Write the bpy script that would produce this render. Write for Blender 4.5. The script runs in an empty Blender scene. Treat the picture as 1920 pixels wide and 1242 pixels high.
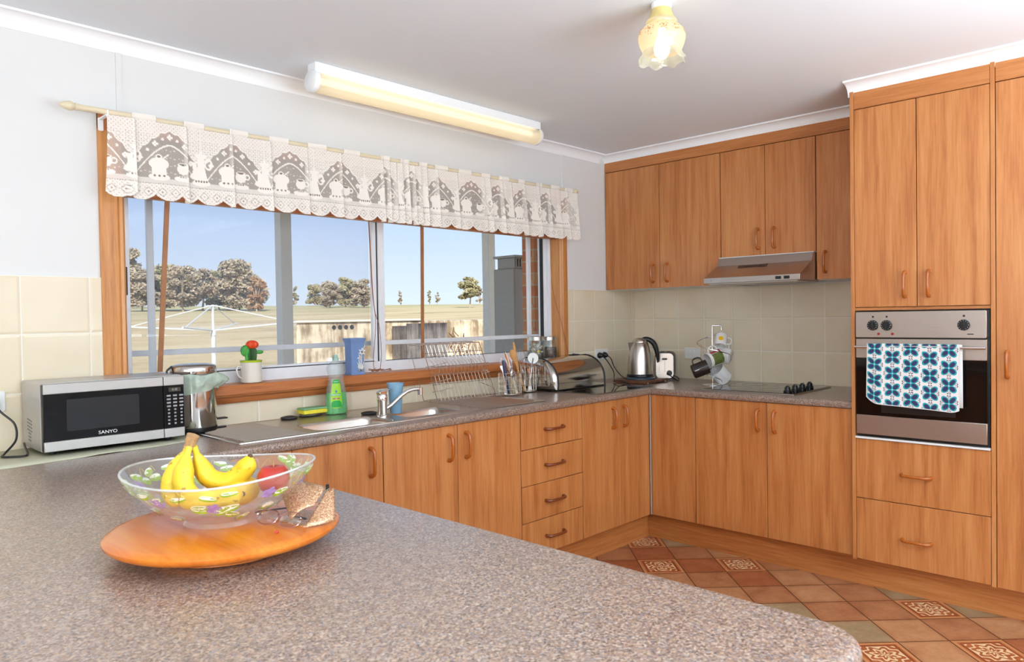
import bpy, bmesh, math, random
import numpy as np
from mathutils import Vector, Matrix
from mathutils.geometry import tessellate_polygon
S = bpy.context.scene
COL = S.collection
PI = math.pi
def srgb(r, g, b, a=1.0):
    f = lambda c: (c/255/12.92) if c/255 <= .04045 else ((c/255+.055)/1.055)**2.4
    return (f(r), f(g), f(b), a)

# ------------------------------------------------------------ camera
CP = np.array([-4.2392, -2.9809, 1.3163]); YAW, PITCH, ROLL, FPX = .8068, -.0188, -.0161, 1380.44
_d = np.array([math.sin(YAW)*math.cos(PITCH), math.cos(YAW)*math.cos(PITCH), math.sin(PITCH)])
_r = np.array([math.cos(YAW), -math.sin(YAW), 0.]); _u = np.cross(_r, _d)
_c, _s = math.cos(ROLL), math.sin(ROLL)
_R = _c*_r+_s*_u; _U = -_s*_r+_c*_u
cam = bpy.data.objects.new('camera', bpy.data.cameras.new('camera')); COL.objects.link(cam)
cam.matrix_world = Matrix(((_R[0], _U[0], -_d[0], CP[0]), (_R[1], _U[1], -_d[1], CP[1]), (_R[2], _U[2], -_d[2], CP[2]), (0, 0, 0, 1)))
cam.data.sensor_width = 36; cam.data.lens = FPX/1920*36; cam.data.clip_start = .02; cam.data.clip_end = 2000
cam.data.dof.use_dof = True; cam.data.dof.focus_distance = 3.4; cam.data.dof.aperture_fstop = 11.0
S.camera = cam

# ------------------------------------------------------------ world, sun, lamps, exposure
S.view_settings.view_transform = 'Standard'; S.view_settings.look = 'None'
S.view_settings.exposure = 0.1; S.view_settings.gamma = 1.0; S.view_settings.use_curve_mapping = False
W = bpy.data.worlds.new('sky'); S.world = W; W.use_nodes = True
_nt = W.node_tree; _nt.nodes.clear()
_o = _nt.nodes.new('ShaderNodeOutputWorld'); _b = _nt.nodes.new('ShaderNodeBackground'); _tc = _nt.nodes.new('ShaderNodeTexCoord')
_sx = _nt.nodes.new('ShaderNodeSeparateXYZ'); _rp = _nt.nodes.new('ShaderNodeValToRGB')
_nt.links.new(_tc.outputs['Generated'], _sx.inputs[0]); _nt.links.new(_sx.outputs['Z'], _rp.inputs[0])
_e = _rp.color_ramp.elements
_e[0].position = 0.0; _e[0].color = srgb(226, 240, 253); _e[1].position = .6; _e[1].color = srgb(120, 168, 232)
_x = _e.new(.16); _x.color = srgb(184, 210, 250)
_nt.links.new(_rp.outputs[0], _b.inputs[0]); _b.inputs[1].default_value = 1.08
_nt.links.new(_b.outputs[0], _o.inputs[0])

def lamp(name, kind, loc, energy, color=(1, 1, 1), aim=None, **kw):
    l = bpy.data.lights.new(name, kind); l.energy = energy; l.color = color
    for k, v in kw.items(): setattr(l, k, v)
    o = bpy.data.objects.new(name, l); COL.objects.link(o); o.location = loc
    if aim is not None:
        o.rotation_euler = (Vector(aim)-Vector(loc)).to_track_quat('-Z', 'Y').to_euler()
    return o
lamp('sun', 'SUN', (0, -10, 20), 5.2, (1, .95, .86), aim=(6, 0, 11.5), angle=.01)
lamp('camera_flash', 'POINT', (-5.2, -3.3, 1.42), 86, (.95, .985, 1), shadow_soft_size=.05)
lamp('ceiling_bounce_fill', 'AREA', (-2.7, -4.35, 1.2), 225, (.76, .90, 1), aim=(-2.7, -4.3499, 3.2), shape='RECTANGLE', size=2.6, size_y=1.8)  # unseen upward area lamp added to fill the room off the ceiling
lamp('back_fill_light', 'AREA', (-5.0, -6.05, 1.7), 16, (.90, .96, 1), aim=(-3.4, 0, 2.1), shape='RECTANGLE', size=2.3, size_y=1.3)  # unseen area lamp added as fill; no window stands behind it
lamp('side_fill_light', 'AREA', (-6.3, -2.6, 1.6), 9, (.90, .95, 1), aim=(0, -1.8, 1.9), shape='RECTANGLE', size=2.4, size_y=1.6)  # added side fill, out of view, not coming from any window

# ------------------------------------------------------------ node helper and materials
class G:
    def __init__(self, name):
        self.m = bpy.data.materials.new(name); self.m.use_nodes = True
        self.t = self.m.node_tree; self.t.nodes.clear()
        self.out = self.t.nodes.new('ShaderNodeOutputMaterial')
    def n(self, typ, ins=None, **props):
        nd = self.t.nodes.new('ShaderNode'+typ)
        for k, v in props.items(): setattr(nd, k, v)
        for k, v in (ins or {}).items():
            s = nd.inputs[k]
            if isinstance(v, bpy.types.NodeSocket): self.t.links.new(v, s)
            elif isinstance(v, bpy.types.Node): self.t.links.new(v.outputs[0], s)
            else: s.default_value = v
        return nd
    def math(self, op, a, b=None, c=None):
        ins = {0: a}
        if b is not None: ins[1] = b
        if c is not None: ins[2] = c
        return self.n('Math', ins, operation=op).outputs[0]
    def ramp(self, fac, stops, interp='LINEAR'):
        r = self.n('ValToRGB', {0: fac}); cr = r.color_ramp; cr.interpolation = interp
        while len(cr.elements) < len(stops): cr.elements.new(.5)
        for e, (p, col) in zip(cr.elements, stops): e.position = p; e.color = col
        return r.outputs[0]
    def mix(self, fac, a, b, blend='MIX'):
        nd = self.n('Mix', data_type='RGBA', blend_type=blend)
        for i, v in ((0, fac), (6, a), (7, b)):
            s = nd.inputs[i]
            if isinstance(v, bpy.types.NodeSocket): self.t.links.new(v, s)
            else: s.default_value = v
        return nd.outputs[2]
    def obj(self): return self.n('TexCoord').outputs['Object']
    def xyz(self, v): 
        s = self.n('SeparateXYZ', {0: v}); return s.outputs[0], s.outputs[1], s.outputs[2]
    def mapping(self, v, scale=(1, 1, 1), loc=(0, 0, 0), rot=(0, 0, 0)):
        return self.n('Mapping', {0: v, 'Scale': scale, 'Location': loc, 'Rotation': rot}).outputs[0]
    def noise(self, v, scale, detail=3, rough=.5, dist=0.):
        return self.n('TexNoise', {'Vector': v, 'Scale': scale, 'Detail': detail, 'Roughness': rough, 'Distortion': dist}).outputs[0]
    def pbr(self, color, rough=.5, metal=0., bump=None, bstr=.2, bdist=.002, **kw):
        p = self.n('BsdfPrincipled')
        def st(k, v):
            s = p.inputs[k]
            if isinstance(v, bpy.types.NodeSocket): self.t.links.new(v, s)
            else: s.default_value = v
        st('Base Color', color); st('Roughness', rough); st('Metallic', metal)
        for k, v in kw.items(): st(k.replace('_', ' '), v)
        if bump is not None:
            b = self.n('Bump', {'Strength': bstr, 'Distance': bdist, 'Height': bump}); self.t.links.new(b.outputs[0], p.inputs['Normal'])
        return p
    def done(self, sh):
        self.t.links.new(sh.outputs[0] if isinstance(sh, bpy.types.Node) else sh, self.out.inputs[0]); return self.m

def plain(name, col, rough=.5, metal=0., var=.08, scale=30, bstr=0., **kw):
    """a plain surface with faint procedural mottling"""
    g = G(name); o = g.obj(); nz = g.noise(o, scale, 3)
    dark = tuple(c*(1-var) for c in col[:3])+(1,); lite = tuple(min(1, c*(1+var)) for c in col[:3])+(1,)
    c = g.ramp(nz, [(.3, dark), (.7, lite)])
    return g.done(g.pbr(c, rough, metal, bump=nz if bstr else None, bstr=bstr, **kw))

def wood(name, cols, axis='z', scale=1.0, rough=.38, contrast=1.0, coat=0.15, cath=True):
    """laminate or timber: fine streaks along one axis, cathedral figure"""
    g = G(name); o = g.obj()
    # offset by random per object so that doors differ
    ri = g.n('ObjectInfo').outputs['Random']
    off = g.n('CombineXYZ', {0: g.math('MULTIPLY', ri, 7.3), 1: g.math('MULTIPLY', ri, 5.1), 2: g.math('MULTIPLY', ri, 3.7)})
    v = g.n('VectorMath', {0: o, 1: off.outputs[0]}, operation='ADD').outputs[0]
    k = {'z': (1, 1, .05), 'x': (.05, 1, 1), 'y': (1, .05, 1)}[axis]
    k2 = {'z': (1, 1, .09), 'x': (.09, 1, 1), 'y': (1, .09, 1)}[axis]
    fine = g.noise(g.mapping(v, k), 130*scale, 4, .6)
    mid = g.noise(g.mapping(v, k), 30*scale, 3, .55, .25)
    fig = g.noise(g.mapping(v, k2), 4.5*scale, 2, .45, .12)
    ring = g.math('FRACT', g.math('MULTIPLY', fig, 8.0))
    ring = g.math('ABSOLUTE', g.math('SUBTRACT', ring, .5))
    f = g.math('ADD', g.math('MULTIPLY', fine, .34), g.math('MULTIPLY', mid, .40))
    f = g.math('ADD', f, g.math('MULTIPLY', ring, .16 if cath else .06))
    f = g.math('MULTIPLY_ADD', g.math('SUBTRACT', f, .41), 2.3*contrast, .5)
    c = g.ramp(f, [(0.0, cols[0]), (.45, cols[1]), (1.0, cols[2])])
    return g.done(g.pbr(c, rough, bump=fine, bstr=.03, Coat_Weight=coat, Coat_Roughness=.25))

M = {}
LC = (srgb(144, 78, 34), srgb(190, 120, 64), srgb(212, 150, 92))
M['lam'] = wood('cabinet_laminate', LC, 'z')
M['lamx'] = wood('cabinet_laminate_along_x', LC, 'x', cath=False)
M['lamy'] = wood('cabinet_laminate_along_y', LC, 'y', cath=False)
TC = (srgb(150, 84, 34), srgb(200, 134, 70), srgb(220, 164, 100))
M['timz'] = wood('window_timber_upright', TC, 'z', 1.3, .42)
M['timx'] = wood('window_timber_level', (srgb(136, 66, 26), srgb(186, 110, 58), srgb(208, 140, 84)), 'x', 1.3, .42)
M['timy'] = wood('jamb_timber', TC, 'z', 1.0, .42)
M['handle'] = wood('handle_timber', (srgb(128, 60, 12), srgb(176, 92, 26), srgb(200, 118, 44)), 'z', 2, .2, .6, .6, False)
M['handle2'] = wood('drawer_handle_timber', (srgb(92, 38, 14), srgb(124, 58, 26), srgb(150, 78, 40)), 'x', 2, .2, .6, .6, False)
M['board'] = wood('turned_board_timber', (srgb(168, 78, 6), srgb(206, 110, 18), srgb(222, 138, 40)), 'y', .9, .25, .8, .5)
M['wall'] = plain('wall_paint', srgb(226, 226, 225), .7, var=.012, scale=3)
M['ceil'] = plain('ceiling_paint', srgb(234, 240, 246), .8, var=.01, scale=2)
M['white'] = plain('white_gloss_paint', srgb(248, 250, 252), .45, var=.01)
M['floorhid'] = plain('floor_underlay', srgb(150, 100, 70), .6)
M['chrome'] = plain('chrome', (.82, .82, .83, 1), .12, 1.0, var=.02)
M['wire'] = plain('wire_steel', srgb(222, 216, 208), .22, 1.0, var=.05)
M['black'] = plain('black_plastic', srgb(22, 22, 24), .35, var=.2)
M['rubber'] = plain('black_rubber', srgb(38, 38, 40), .55, var=.2)
M['silver'] = plain('silver_paint', srgb(190, 187, 183), .38, .45, var=.03)
M['alu'] = plain('white_powdercoat_aluminium', srgb(232, 234, 238), .4, var=.02)
M['alugrey'] = plain('shaded_grey_aluminium', srgb(168, 174, 182), .45, .1, var=.03)
M['cream'] = plain('cream_rod_paint', srgb(226, 212, 180), .45, var=.03)
M['plate'] = plain('outlet_plastic', srgb(232, 234, 232), .35, var=.01)

def brushed(name, col, axis, rough=.3):
    g = G(name); o = g.obj()
    k = {'x': (.02, 1, 1), 'y': (1, .02, 1), 'z': (1, 1, .02)}[axis]
    nz = g.noise(g.mapping(o, k), 420, 3, .6); big = g.noise(o, 4, 2)
    c = g.mix(nz, tuple(v*.86 for v in col[:3])+(1,), col)
    r = g.math('MULTIPLY_ADD', big, .12, rough-.06)
    return g.done(g.pbr(c, r, 1.0, bump=nz, bstr=.05))
M['steel_x'] = brushed('brushed_steel_along_x', srgb(206, 200, 192), 'x', .3)
M['steel_y'] = brushed('brushed_steel_along_y', srgb(196, 188, 180), 'y', .34)
M['steel_z'] = brushed('brushed_steel_upright', srgb(204, 198, 192), 'x', .26)
M['mirror'] = plain('polished_steel', srgb(200, 196, 192), .09, 1.0, var=.03, scale=8)

def tiles(name, axis, a0, w, z0, h):
    g = G(name); x, y, z = g.xyz(g.obj()); a = x if axis == 'x' else y
    def edge(s, o, p):
        f = g.math('FRACT', g.math('MULTIPLY_ADD', s, 1/p, 20-o/p))
        return g.math('MULTIPLY', g.math('MINIMUM', f, g.math('SUBTRACT', 1.0, f)), p)
    d = g.math('MINIMUM', edge(a, a0, w), edge(z, z0, h))
    mort = g.n('MapRange', {0: d, 1: .0008, 2: .0022, 3: 0.0, 4: 1.0}).outputs[0]
    hgt = g.n('MapRange', {0: d, 1: .0008, 2: .011, 3: 0.0, 4: 1.0}, interpolation_type='SMOOTHSTEP').outputs[0]
    nz = g.noise(g.obj(), 5, 2); wav = g.noise(g.obj(), 16, 2)
    body = g.ramp(nz, [(.3, srgb(226, 211, 182)), (.7, srgb(232, 219, 194))])
    c = g.mix(mort, srgb(240, 238, 228), body)
    r = g.math('MULTIPLY_ADD', mort, -.44, .6)
    hh = g.math('MULTIPLY_ADD', wav, .05, hgt)
    return g.done(g.pbr(c, r, bump=hh, bstr=.55, bdist=.0022))
M['tile_n'] = tiles('cream_wall_tiles', 'x', -.131, .2154, 1.487, .2035)
M['tile_e'] = tiles('cream_splash_tiles', 'y', -.161, .1945, 1.487, .2035)

def speckle():
    g = G('speckled_worktop_laminate'); o = g.obj()
    v1 = g.n('TexVoronoi', {'Vector': o, 'Scale': 270.}); v2 = g.n('TexVoronoi', {'Vector': o, 'Scale': 420.})
    s1 = g.n('SeparateColor', {0: v1.outputs['Color']}).outputs[0]; s2 = g.n('SeparateColor', {0: v2.outputs['Color']}).outputs[0]
    nz = g.noise(o, 55, 3)
    c1 = g.ramp(s1, [(0, srgb(82, 70, 66)), (.2, srgb(142, 114, 96)), (.46, srgb(172, 140, 116)), (.66, srgb(132, 126, 130)), (.82, srgb(194, 174, 156)), (1, srgb(112, 86, 72))], 'CONSTANT')
    c2 = g.ramp(s2, [(0, srgb(66, 58, 56)), (.28, srgb(152, 124, 106)), (.68, srgb(128, 122, 124)), (.88, srgb(196, 176, 158))], 'CONSTANT')
    c = g.mix(.42, c1, c2); c = g.mix(g.math('MULTIPLY', nz, .3), c, srgb(140, 112, 94))
    return g.done(g.pbr(c, .33, Coat_Weight=.6, Coat_Roughness=.25))
M['top'] = speckle()

def glassy(name, tint=(1, 1, 1, 1), gl=.08, alpha_edge=.5, rough=.02, solid=0., solidcol=(1, 1, 1, 1)):
    g = G(name); tr = g.n('BsdfTransparent', {0: tint}); gs = g.n('BsdfGlossy', {0: (1, 1, 1, 1), 'Roughness': rough})
    lw = g.math('POWER', g.n('LayerWeight', {0: .5}).outputs['Facing'], 4.)
    nz = g.noise(g.obj(), 9, 2)
    f = g.math('MULTIPLY_ADD', nz, .01, g.math('MULTIPLY_ADD', lw, alpha_edge*1.6, gl))
    m = g.n('MixShader', {0: g.math('MINIMUM', f, 1.0), 1: tr.outputs[0], 2: gs.outputs[0]})
    if solid:
        df = g.n('BsdfDiffuse', {0: solidcol}); m = g.n('MixShader', {0: solid, 1: m.outputs[0], 2: df.outputs[0]})
    return g.done(m)
M['pane'] = glassy('window_glass', (.995, 1, 1, 1), .01, .07)
M['bowlglass'] = glassy('bowl_glass', (.975, .98, .975, 1), .04, .4, .06, .05, srgb(232, 232, 226))
M['jarglass'] = glassy('jar_glass', (.9, .93, .92, 1), .06, .4, .03)
M['lens'] = glassy('spectacle_lens', (.96, .96, .94, 1), .06, .3)
M['glassboard'] = glassy('green_edged_glass_board', (.72, .8, .74, 1), .25, .5)
M['bottleclear'] = glassy('clear_bottle_plastic', (.93, .95, .94, 1), .06, .5, .08, .16, srgb(214, 226, 224))

# ------------------------------------------------------------ geometry helpers
class MB:
    def __init__(s): s.b = bmesh.new(); s.uv = None
    def face(s, vs, mi=0):
        try: f = s.b.faces.new(vs); f.material_index = mi; return f
        except ValueError: return None
    def box(s, x0, x1, y0, y1, z0, z1, mi=0):
        if x0 > x1: x0, x1 = x1, x0
        if y0 > y1: y0, y1 = y1, y0
        v = [s.b.verts.new(p) for p in ((x0, y0, z0), (x1, y0, z0), (x1, y1, z0), (x0, y1, z0), (x0, y0, z1), (x1, y0, z1), (x1, y1, z1), (x0, y1, z1))]
        for q in ((0, 3, 2, 1), (4, 5, 6, 7), (0, 1, 5, 4), (1, 2, 6, 5), (2, 3, 7, 6), (3, 0, 4, 7)): s.face([v[i] for i in q], mi)
        return s
    def loft(s, rings, cap=True, closed=True, mi=0):
        R = [[s.b.verts.new(p) for p in r] for r in rings]
        n = len(R[0])
        for a, b in zip(R, R[1:]):
            for i in range(n if closed else n-1): s.face([a[i], a[(i+1) % n], b[(i+1) % n], b[i]], mi)
        if cap: s.face(R[0][::-1], mi); s.face(R[-1], mi)
        return s
    def lathe(s, prof, c=(0, 0, 0), seg=32, axis=(0, 0, 1), cap=True, mi=0, sx=1., sy=1.):
        q = Vector((0, 0, 1)).rotation_difference(Vector(axis).normalized()); c = Vector(c)
        rings = [[c+q @ Vector((max(r, 1e-5)*math.cos(2*PI*i/seg)*sx, max(r, 1e-5)*math.sin(2*PI*i/seg)*sy, h)) for i in range(seg)] for r, h in prof]
        return s.loft(rings, cap, True, mi)
    def cyl(s, p0, p1, r0, r1=None, seg=20, mi=0):
        p0, p1 = Vector(p0), Vector(p1)
        return s.lathe([(r0, 0), (r0 if r1 is None else r1, (p1-p0).length)], p0, seg, p1-p0, True, mi)
    def tube(s, pts, r, seg=8, cap=True, closed=False, mi=0, flat=1.):
        P = [Vector(p) for p in pts]; n = len(P); rings = []; up = None
        for i, p in enumerate(P):
            a = P[(i-1) % n] if (closed or i) else P[0]; b = P[(i+1) % n] if (closed or i < n-1) else P[-1]
            t = (b-a).normalized()
            if up is None: up = t.orthogonal().normalized()
            up = (up-t*up.dot(t)).normalized(); sd = t.cross(up)
            rr = r(i/(n-1)) if callable(r) else r
            rings.append([p+up*math.cos(2*PI*k/seg)*rr*flat+sd*math.sin(2*PI*k/seg)*rr for k in range(seg)])
        if closed: rings.append(rings[0]); R = None
        if closed:
            RV = [[s.b.verts.new(p) for p in q] for q in rings[:-1]]; RV.append(RV[0])
            for a, b in zip(RV, RV[1:]):
                for k in range(seg): s.face([a[k], a[(k+1) % seg], b[(k+1) % seg], b[k]], mi)
            return s
        return s.loft(rings, cap, True, mi)
    def prism(s, poly, d0, d1, f, mi=0):
        """poly in 2-D, f(a,b,d) -> 3-D point"""
        return s.loft([[f(a, b, d0) for a, b in poly], [f(a, b, d1) for a, b in poly]], True, True, mi)
    def ball(s, c, r, sub=2, sc=(1, 1, 1), mi=0):
        m = Matrix.Translation(c) @ Matrix.Diagonal((r*sc[0], r*sc[1], r*sc[2], 1))
        res = bmesh.ops.create_icosphere(s.b, subdivisions=sub, radius=1, matrix=m)
        for v in res['verts']:
            for f in v.link_faces: f.material_index = mi
        return s
    def rbox(s, x0, x1, y0, y1, z0, z1, r, axis='z', seg=4, mi=0):
        """box with rounded edges along one axis"""
        if axis == 'z': a0, a1, b0, b1, d0, d1 = x0, x1, y0, y1, z0, z1; f = lambda a, b, d: (a, b, d)
        elif axis == 'x': a0, a1, b0, b1, d0, d1 = y0, y1, z0, z1, x0, x1; f = lambda a, b, d: (d, a, b)
        else: a0, a1, b0, b1, d0, d1 = z0, z1, x0, x1, y0, y1; f = lambda a, b, d: (b, d, a)
        return s.prism(rrect(a0, a1, b0, b1, r, seg), d0, d1, f, mi)
def rrect(a0, a1, b0, b1, r, seg=4):
    out = []
    for cx, cy, st in ((a1-r, b0+r, -PI/2), (a1-r, b1-r, 0), (a0+r, b1-r, PI/2), (a0+r, b0+r, PI)):
        for k in range(seg+1):
            t = st+PI/2*k/seg; out.append((cx+r*math.cos(t), cy+r*math.sin(t)))
    return out
def root_loc(p):
    while p.parent: p = p.parent
    return Vector(p.location)
def obj(name, mb, mats, parent=None, bevel=0., smooth=True, sharp=40, loc=None, label=None, keep=False):
    me = bpy.data.meshes.new(name); bmesh.ops.recalc_face_normals(mb.b, faces=mb.b.faces) if not keep else None
    off = root_loc(parent) if parent else (Vector(loc) if loc else Vector((0, 0, 0)))
    if off.length: bmesh.ops.translate(mb.b, verts=mb.b.verts, vec=-off)
    mb.b.to_mesh(me); mb.b.free()
    for m in (mats if isinstance(mats, (list, tuple)) else [mats]): me.materials.append(M[m] if isinstance(m, str) else m)
    if smooth and len(me.polygons):
        me.polygons.foreach_set('use_smooth', [True]*len(me.polygons)); me.set_sharp_from_angle(angle=math.radians(sharp))
    o = bpy.data.objects.new(name, me); COL.objects.link(o)
    if parent: o.parent = parent
    elif loc: o.location = loc
    if bevel:
        b = o.modifiers.new('bevel', 'BEVEL'); b.width = bevel; b.segments = 2; b.limit_method = 'ANGLE'; b.angle_limit = math.radians(50)
    if label: o['label'] = label
    return o
def tag(o, label, cat, group=None):
    o['label'] = label; o['category'] = cat
    if group: o['group'] = group
    return o
def thing(name, label, cat, loc, group=None):
    o = bpy.data.objects.new(name, None); o.empty_display_size = .05; COL.objects.link(o); o.location = loc
    return tag(o, label, cat, group)
def struct(name, mb, mats, **kw):
    o = obj(name, mb, mats, **kw)
    if not kw.get('parent'): o['kind'] = 'structure'
    return o
def text(name, body, size, mat, parent, m4, extrude=.0004, sx=1.0):
    cu = bpy.data.curves.new(name, 'FONT'); cu.body = body; cu.size = size; cu.extrude = extrude; cu.align_x = 'CENTER'; cu.align_y = 'CENTER'
    tmp = bpy.data.objects.new(name, cu); COL.objects.link(tmp)
    me = bpy.data.meshes.new_from_object(tmp.evaluated_get(bpy.context.evaluated_depsgraph_get()))
    bpy.data.objects.remove(tmp)
    root = parent
    while root.parent: root = root.parent
    me.transform(Matrix.Translation(-Vector(root.location)) @ m4 @ Matrix.Diagonal((sx, 1, 1, 1)))
    me.materials.clear(); me.materials.append(M[mat]); o = bpy.data.objects.new(name, me); COL.objects.link(o); o.parent = parent
    return o
def copytree(o, loc=None, par=None):
    c = o.copy(); COL.objects.link(c); c.parent = par
    for ch in list(o.children): copytree(ch, None, c)
    if loc is not None: c.location = loc
    return c
FRONT = lambda x, y, z: Matrix(((1, 0, 0, x), (0, 0, -1, y), (0, 1, 0, z), (0, 0, 0, 1)))      # text facing -y
SIDE = lambda x, y, z: Matrix(((0, 0, -1, x), (-1, 0, 0, y), (0, 1, 0, z), (0, 0, 0, 1)))       # text facing -x

# ============================================================ ROOM
XW = .1335
WL, WR, WB, WT = -3.262, -.683, 1.02, 2.055       # rough opening
def wallbox(name, boxes, mat, **kw):
    mb = MB()
    for b in boxes: mb.box(*b)
    return struct(name, mb, mat, smooth=False, **kw)
wn = MB()
for b in ((-6.5, WL, 0, .14, 0, 2.6), (WR, XW+.14, 0, .14, 0, 2.6), (WL, WR, 0, .14, 0, WB), (WL, WR, 0, .14, WT, 2.6)): wn.box(*b)
wn.box(-3.252, -3.232, -.005, 0, 2.1, 2.387); wn.box(-.647, -.627, -.005, 0, 2.1, 2.387)      # cover strips on the board joints
struct('wall_north', wn, 'wall', smooth=False)
wallbox('wall_east', [(XW, XW+.14, -6.2, 0, 0, 2.6)], 'wall')
wallbox('wall_south', [(-6.5, XW, -6.34, -6.2, 0, 2.6)], 'wall')
wallbox('wall_west', [(-6.64, -6.5, -6.34, .14, 0, 2.6)], 'wall')
wallbox('ceiling', [(-6.64, XW+.14, -6.34, .14, 2.387, 2.45)], 'ceil')
mb = MB(); mb.box(-6.5, -3.318, -.008, 0, .86, 1.487); mb.box(-3.318, -.627, -.008, 0, .86, 1.0); mb.box(-.627, XW-.008, -.008, 0, .86, 1.487)
struct('trim_1', mb, 'tile_n', smooth=False)
mb = MB(); mb.box(XW-.008, XW, -1.73, 0, .86, 1.487)
struct('trim_2', mb, 'tile_e', smooth=False)

# cornices: cove profile
def cove(a, h, n=8):
    pts = [(0, -h), (.004, -h)]
    for i in range(n+1):
        t = i/n*PI/2; pts.append((.006+(a-.014)*(1-math.cos(t)), -h+.006+(h-.014)*math.sin(t)))
    return pts+[(a-.006, -.008), (a, -.008), (a, 0), (0, 0)]
zc = 2.387
mb = MB(); mb.prism(cove(.052, .058), -6.5, -.26, lambda a, b, d: (d, -a, zc+b)); struct('trim_3', mb, 'white', sharp=25)
mb = MB(); mb.prism(cove(.055, .052), -1.745, 0, lambda a, b, d: (-.2-a, d, zc+b)); struct('trim_4', mb, 'white', sharp=25)
mb = MB(); mb.prism(cove(.075, .062), -6.2, -1.722, lambda a, b, d: (-.604-a, d, zc+b)); struct('trim_5', mb, 'white', sharp=25)

# floor: vinyl laid as diagonal terracotta tiles, patterned tiles among them
mf = []
def floortile(name, c1, c2):
    g = G(name); o = g.obj(); nz = g.noise(o, 9, 5, .65); n2 = g.noise(o, 60, 3)
    uv = g.n('UVMap'); u, v, _ = g.xyz(uv.outputs[0])
    e = g.math('MINIMUM', g.math('MINIMUM', u, g.math('SUBTRACT', 1., u)), g.math('MINIMUM', v, g.math('SUBTRACT', 1., v)))
    line = g.n('MapRange', {0: e, 1: .006, 2: .02, 3: 0., 4: 1.}).outputs[0]
    halo = g.n('MapRange', {0: e, 1: 0., 2: .16, 3: .0, 4: 1.}).outputs[0]
    c = g.ramp(g.math('MULTIPLY_ADD', n2, .25, g.math('MULTIPLY', nz, .8)), [(.3, c1), (.7, c2)])
    c = g.mix(g.math('MULTIPLY', g.math('SUBTRACT', 1., halo), .35), c, srgb(140, 78, 44)); c = g.mix(line, srgb(92, 52, 34), c)
    return g.done(g.pbr(c, .42, bump=nz, bstr=.05))
FT = [(srgb(152, 94, 60), srgb(186, 128, 88)), (srgb(166, 110, 70), srgb(198, 146, 104)), (srgb(142, 76, 46), srgb(178, 108, 70)), (srgb(140, 116, 84), srgb(172, 148, 112)), (srgb(170, 122, 86), srgb(202, 158, 118))]
for i, (a, b) in enumerate(FT): mf.append(floortile('vinyl_tile_%s' % 'abcde'[i], a, b))
def decotile():
    g = G('vinyl_patterned_tile'); uv = g.n('UVMap'); u, v, _ = g.xyz(uv.outputs[0])
    x = g.math('SUBTRACT', u, .5); y = g.math('SUBTRACT', v, .5)
    ax = g.math('ABSOLUTE', x); ay = g.math('ABSOLUTE', y)
    m = g.math('MAXIMUM', ax, ay); r = g.math('SQRT', g.math('ADD', g.math('MULTIPLY', x, x), g.math('MULTIPLY', y, y)))
    th = g.math('ARCTAN2', y, x)
    wv = g.math('SINE', g.math('MULTIPLY_ADD', r, 42., g.math('MULTIPLY', g.math('COSINE', g.math('MULTIPLY', th, 8.)), 1.9)))
    w2 = g.math('COSINE', g.math('MULTIPLY', th, 4.)); pat = g.math('GREATER_THAN', g.math('MULTIPLY_ADD', w2, .5, wv), .12)
    inside = g.math('LESS_THAN', m, .34); pat = g.math('MULTIPLY', pat, inside)
    n = g.noise(g.obj(), 12, 4); base = g.ramp(n, [(.3, srgb(150, 78, 42)), (.7, srgb(184, 106, 62))])
    c = g.mix(pat, base, srgb(222, 190, 146))
    band = g.math('MULTIPLY', g.math('GREATER_THAN', m, .36), g.math('LESS_THAN', m, .385)); c = g.mix(band, c, srgb(130, 62, 34))
    outer = g.math('GREATER_THAN', m, .42); c = g.mix(outer, c, srgb(196, 132, 84))
    line = g.math('GREATER_THAN', m, .488); c = g.mix(line, c, srgb(92, 52, 34))
    return g.done(g.pbr(c, .42))
mf.append(decotile())
fl = MB(); uvl = fl.b.loops.layers.uv.new('UVMap'); q = .2095/math.sqrt(2)
ox, oy = -.802, -1.472
deco = {(-3, -4), (-3, -2), (-1, -2), (2, 1), (2, 3), (0, 3), (-3, 1), (5, 3), (7, 6), (5, 6)}
rnd = random.Random(7)
for i in range(-20, 32):
    for j in range(-20, 32):
        # i runs (+q, -q), j runs (-q, -q)
        P = lambda a, b: (ox+q*a-q*b, oy-q*a-q*b)
        c = P(i+.5, j+.5)
        if not (-6.45 < c[0] < .1 and -6.15 < c[1] < -.05): continue
        vs = [fl.b.verts.new((*P(i+a, j+b), 0)) for a, b in ((0, 0), (1, 0), (1, 1), (0, 1))]
        mi = 5 if (i, j) in deco else rnd.choice([0, 0, 1, 1, 2, 3, 4])
        f = fl.face(vs[::-1], mi)
        for l in f.loops:
            k = vs.index(l.vert); l[uvl].uv = ((0, 0), (1, 0), (1, 1), (0, 1))[k]
bmesh.ops.recalc_face_normals(fl.b, faces=fl.b.faces)
struct('floor', fl, mf, smooth=False, keep=True)
struct('trim_6', MB().box(-6.5, XW, -6.2, 0, -.1, -.002), 'floorhid', smooth=False)     # slab under the vinyl

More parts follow.
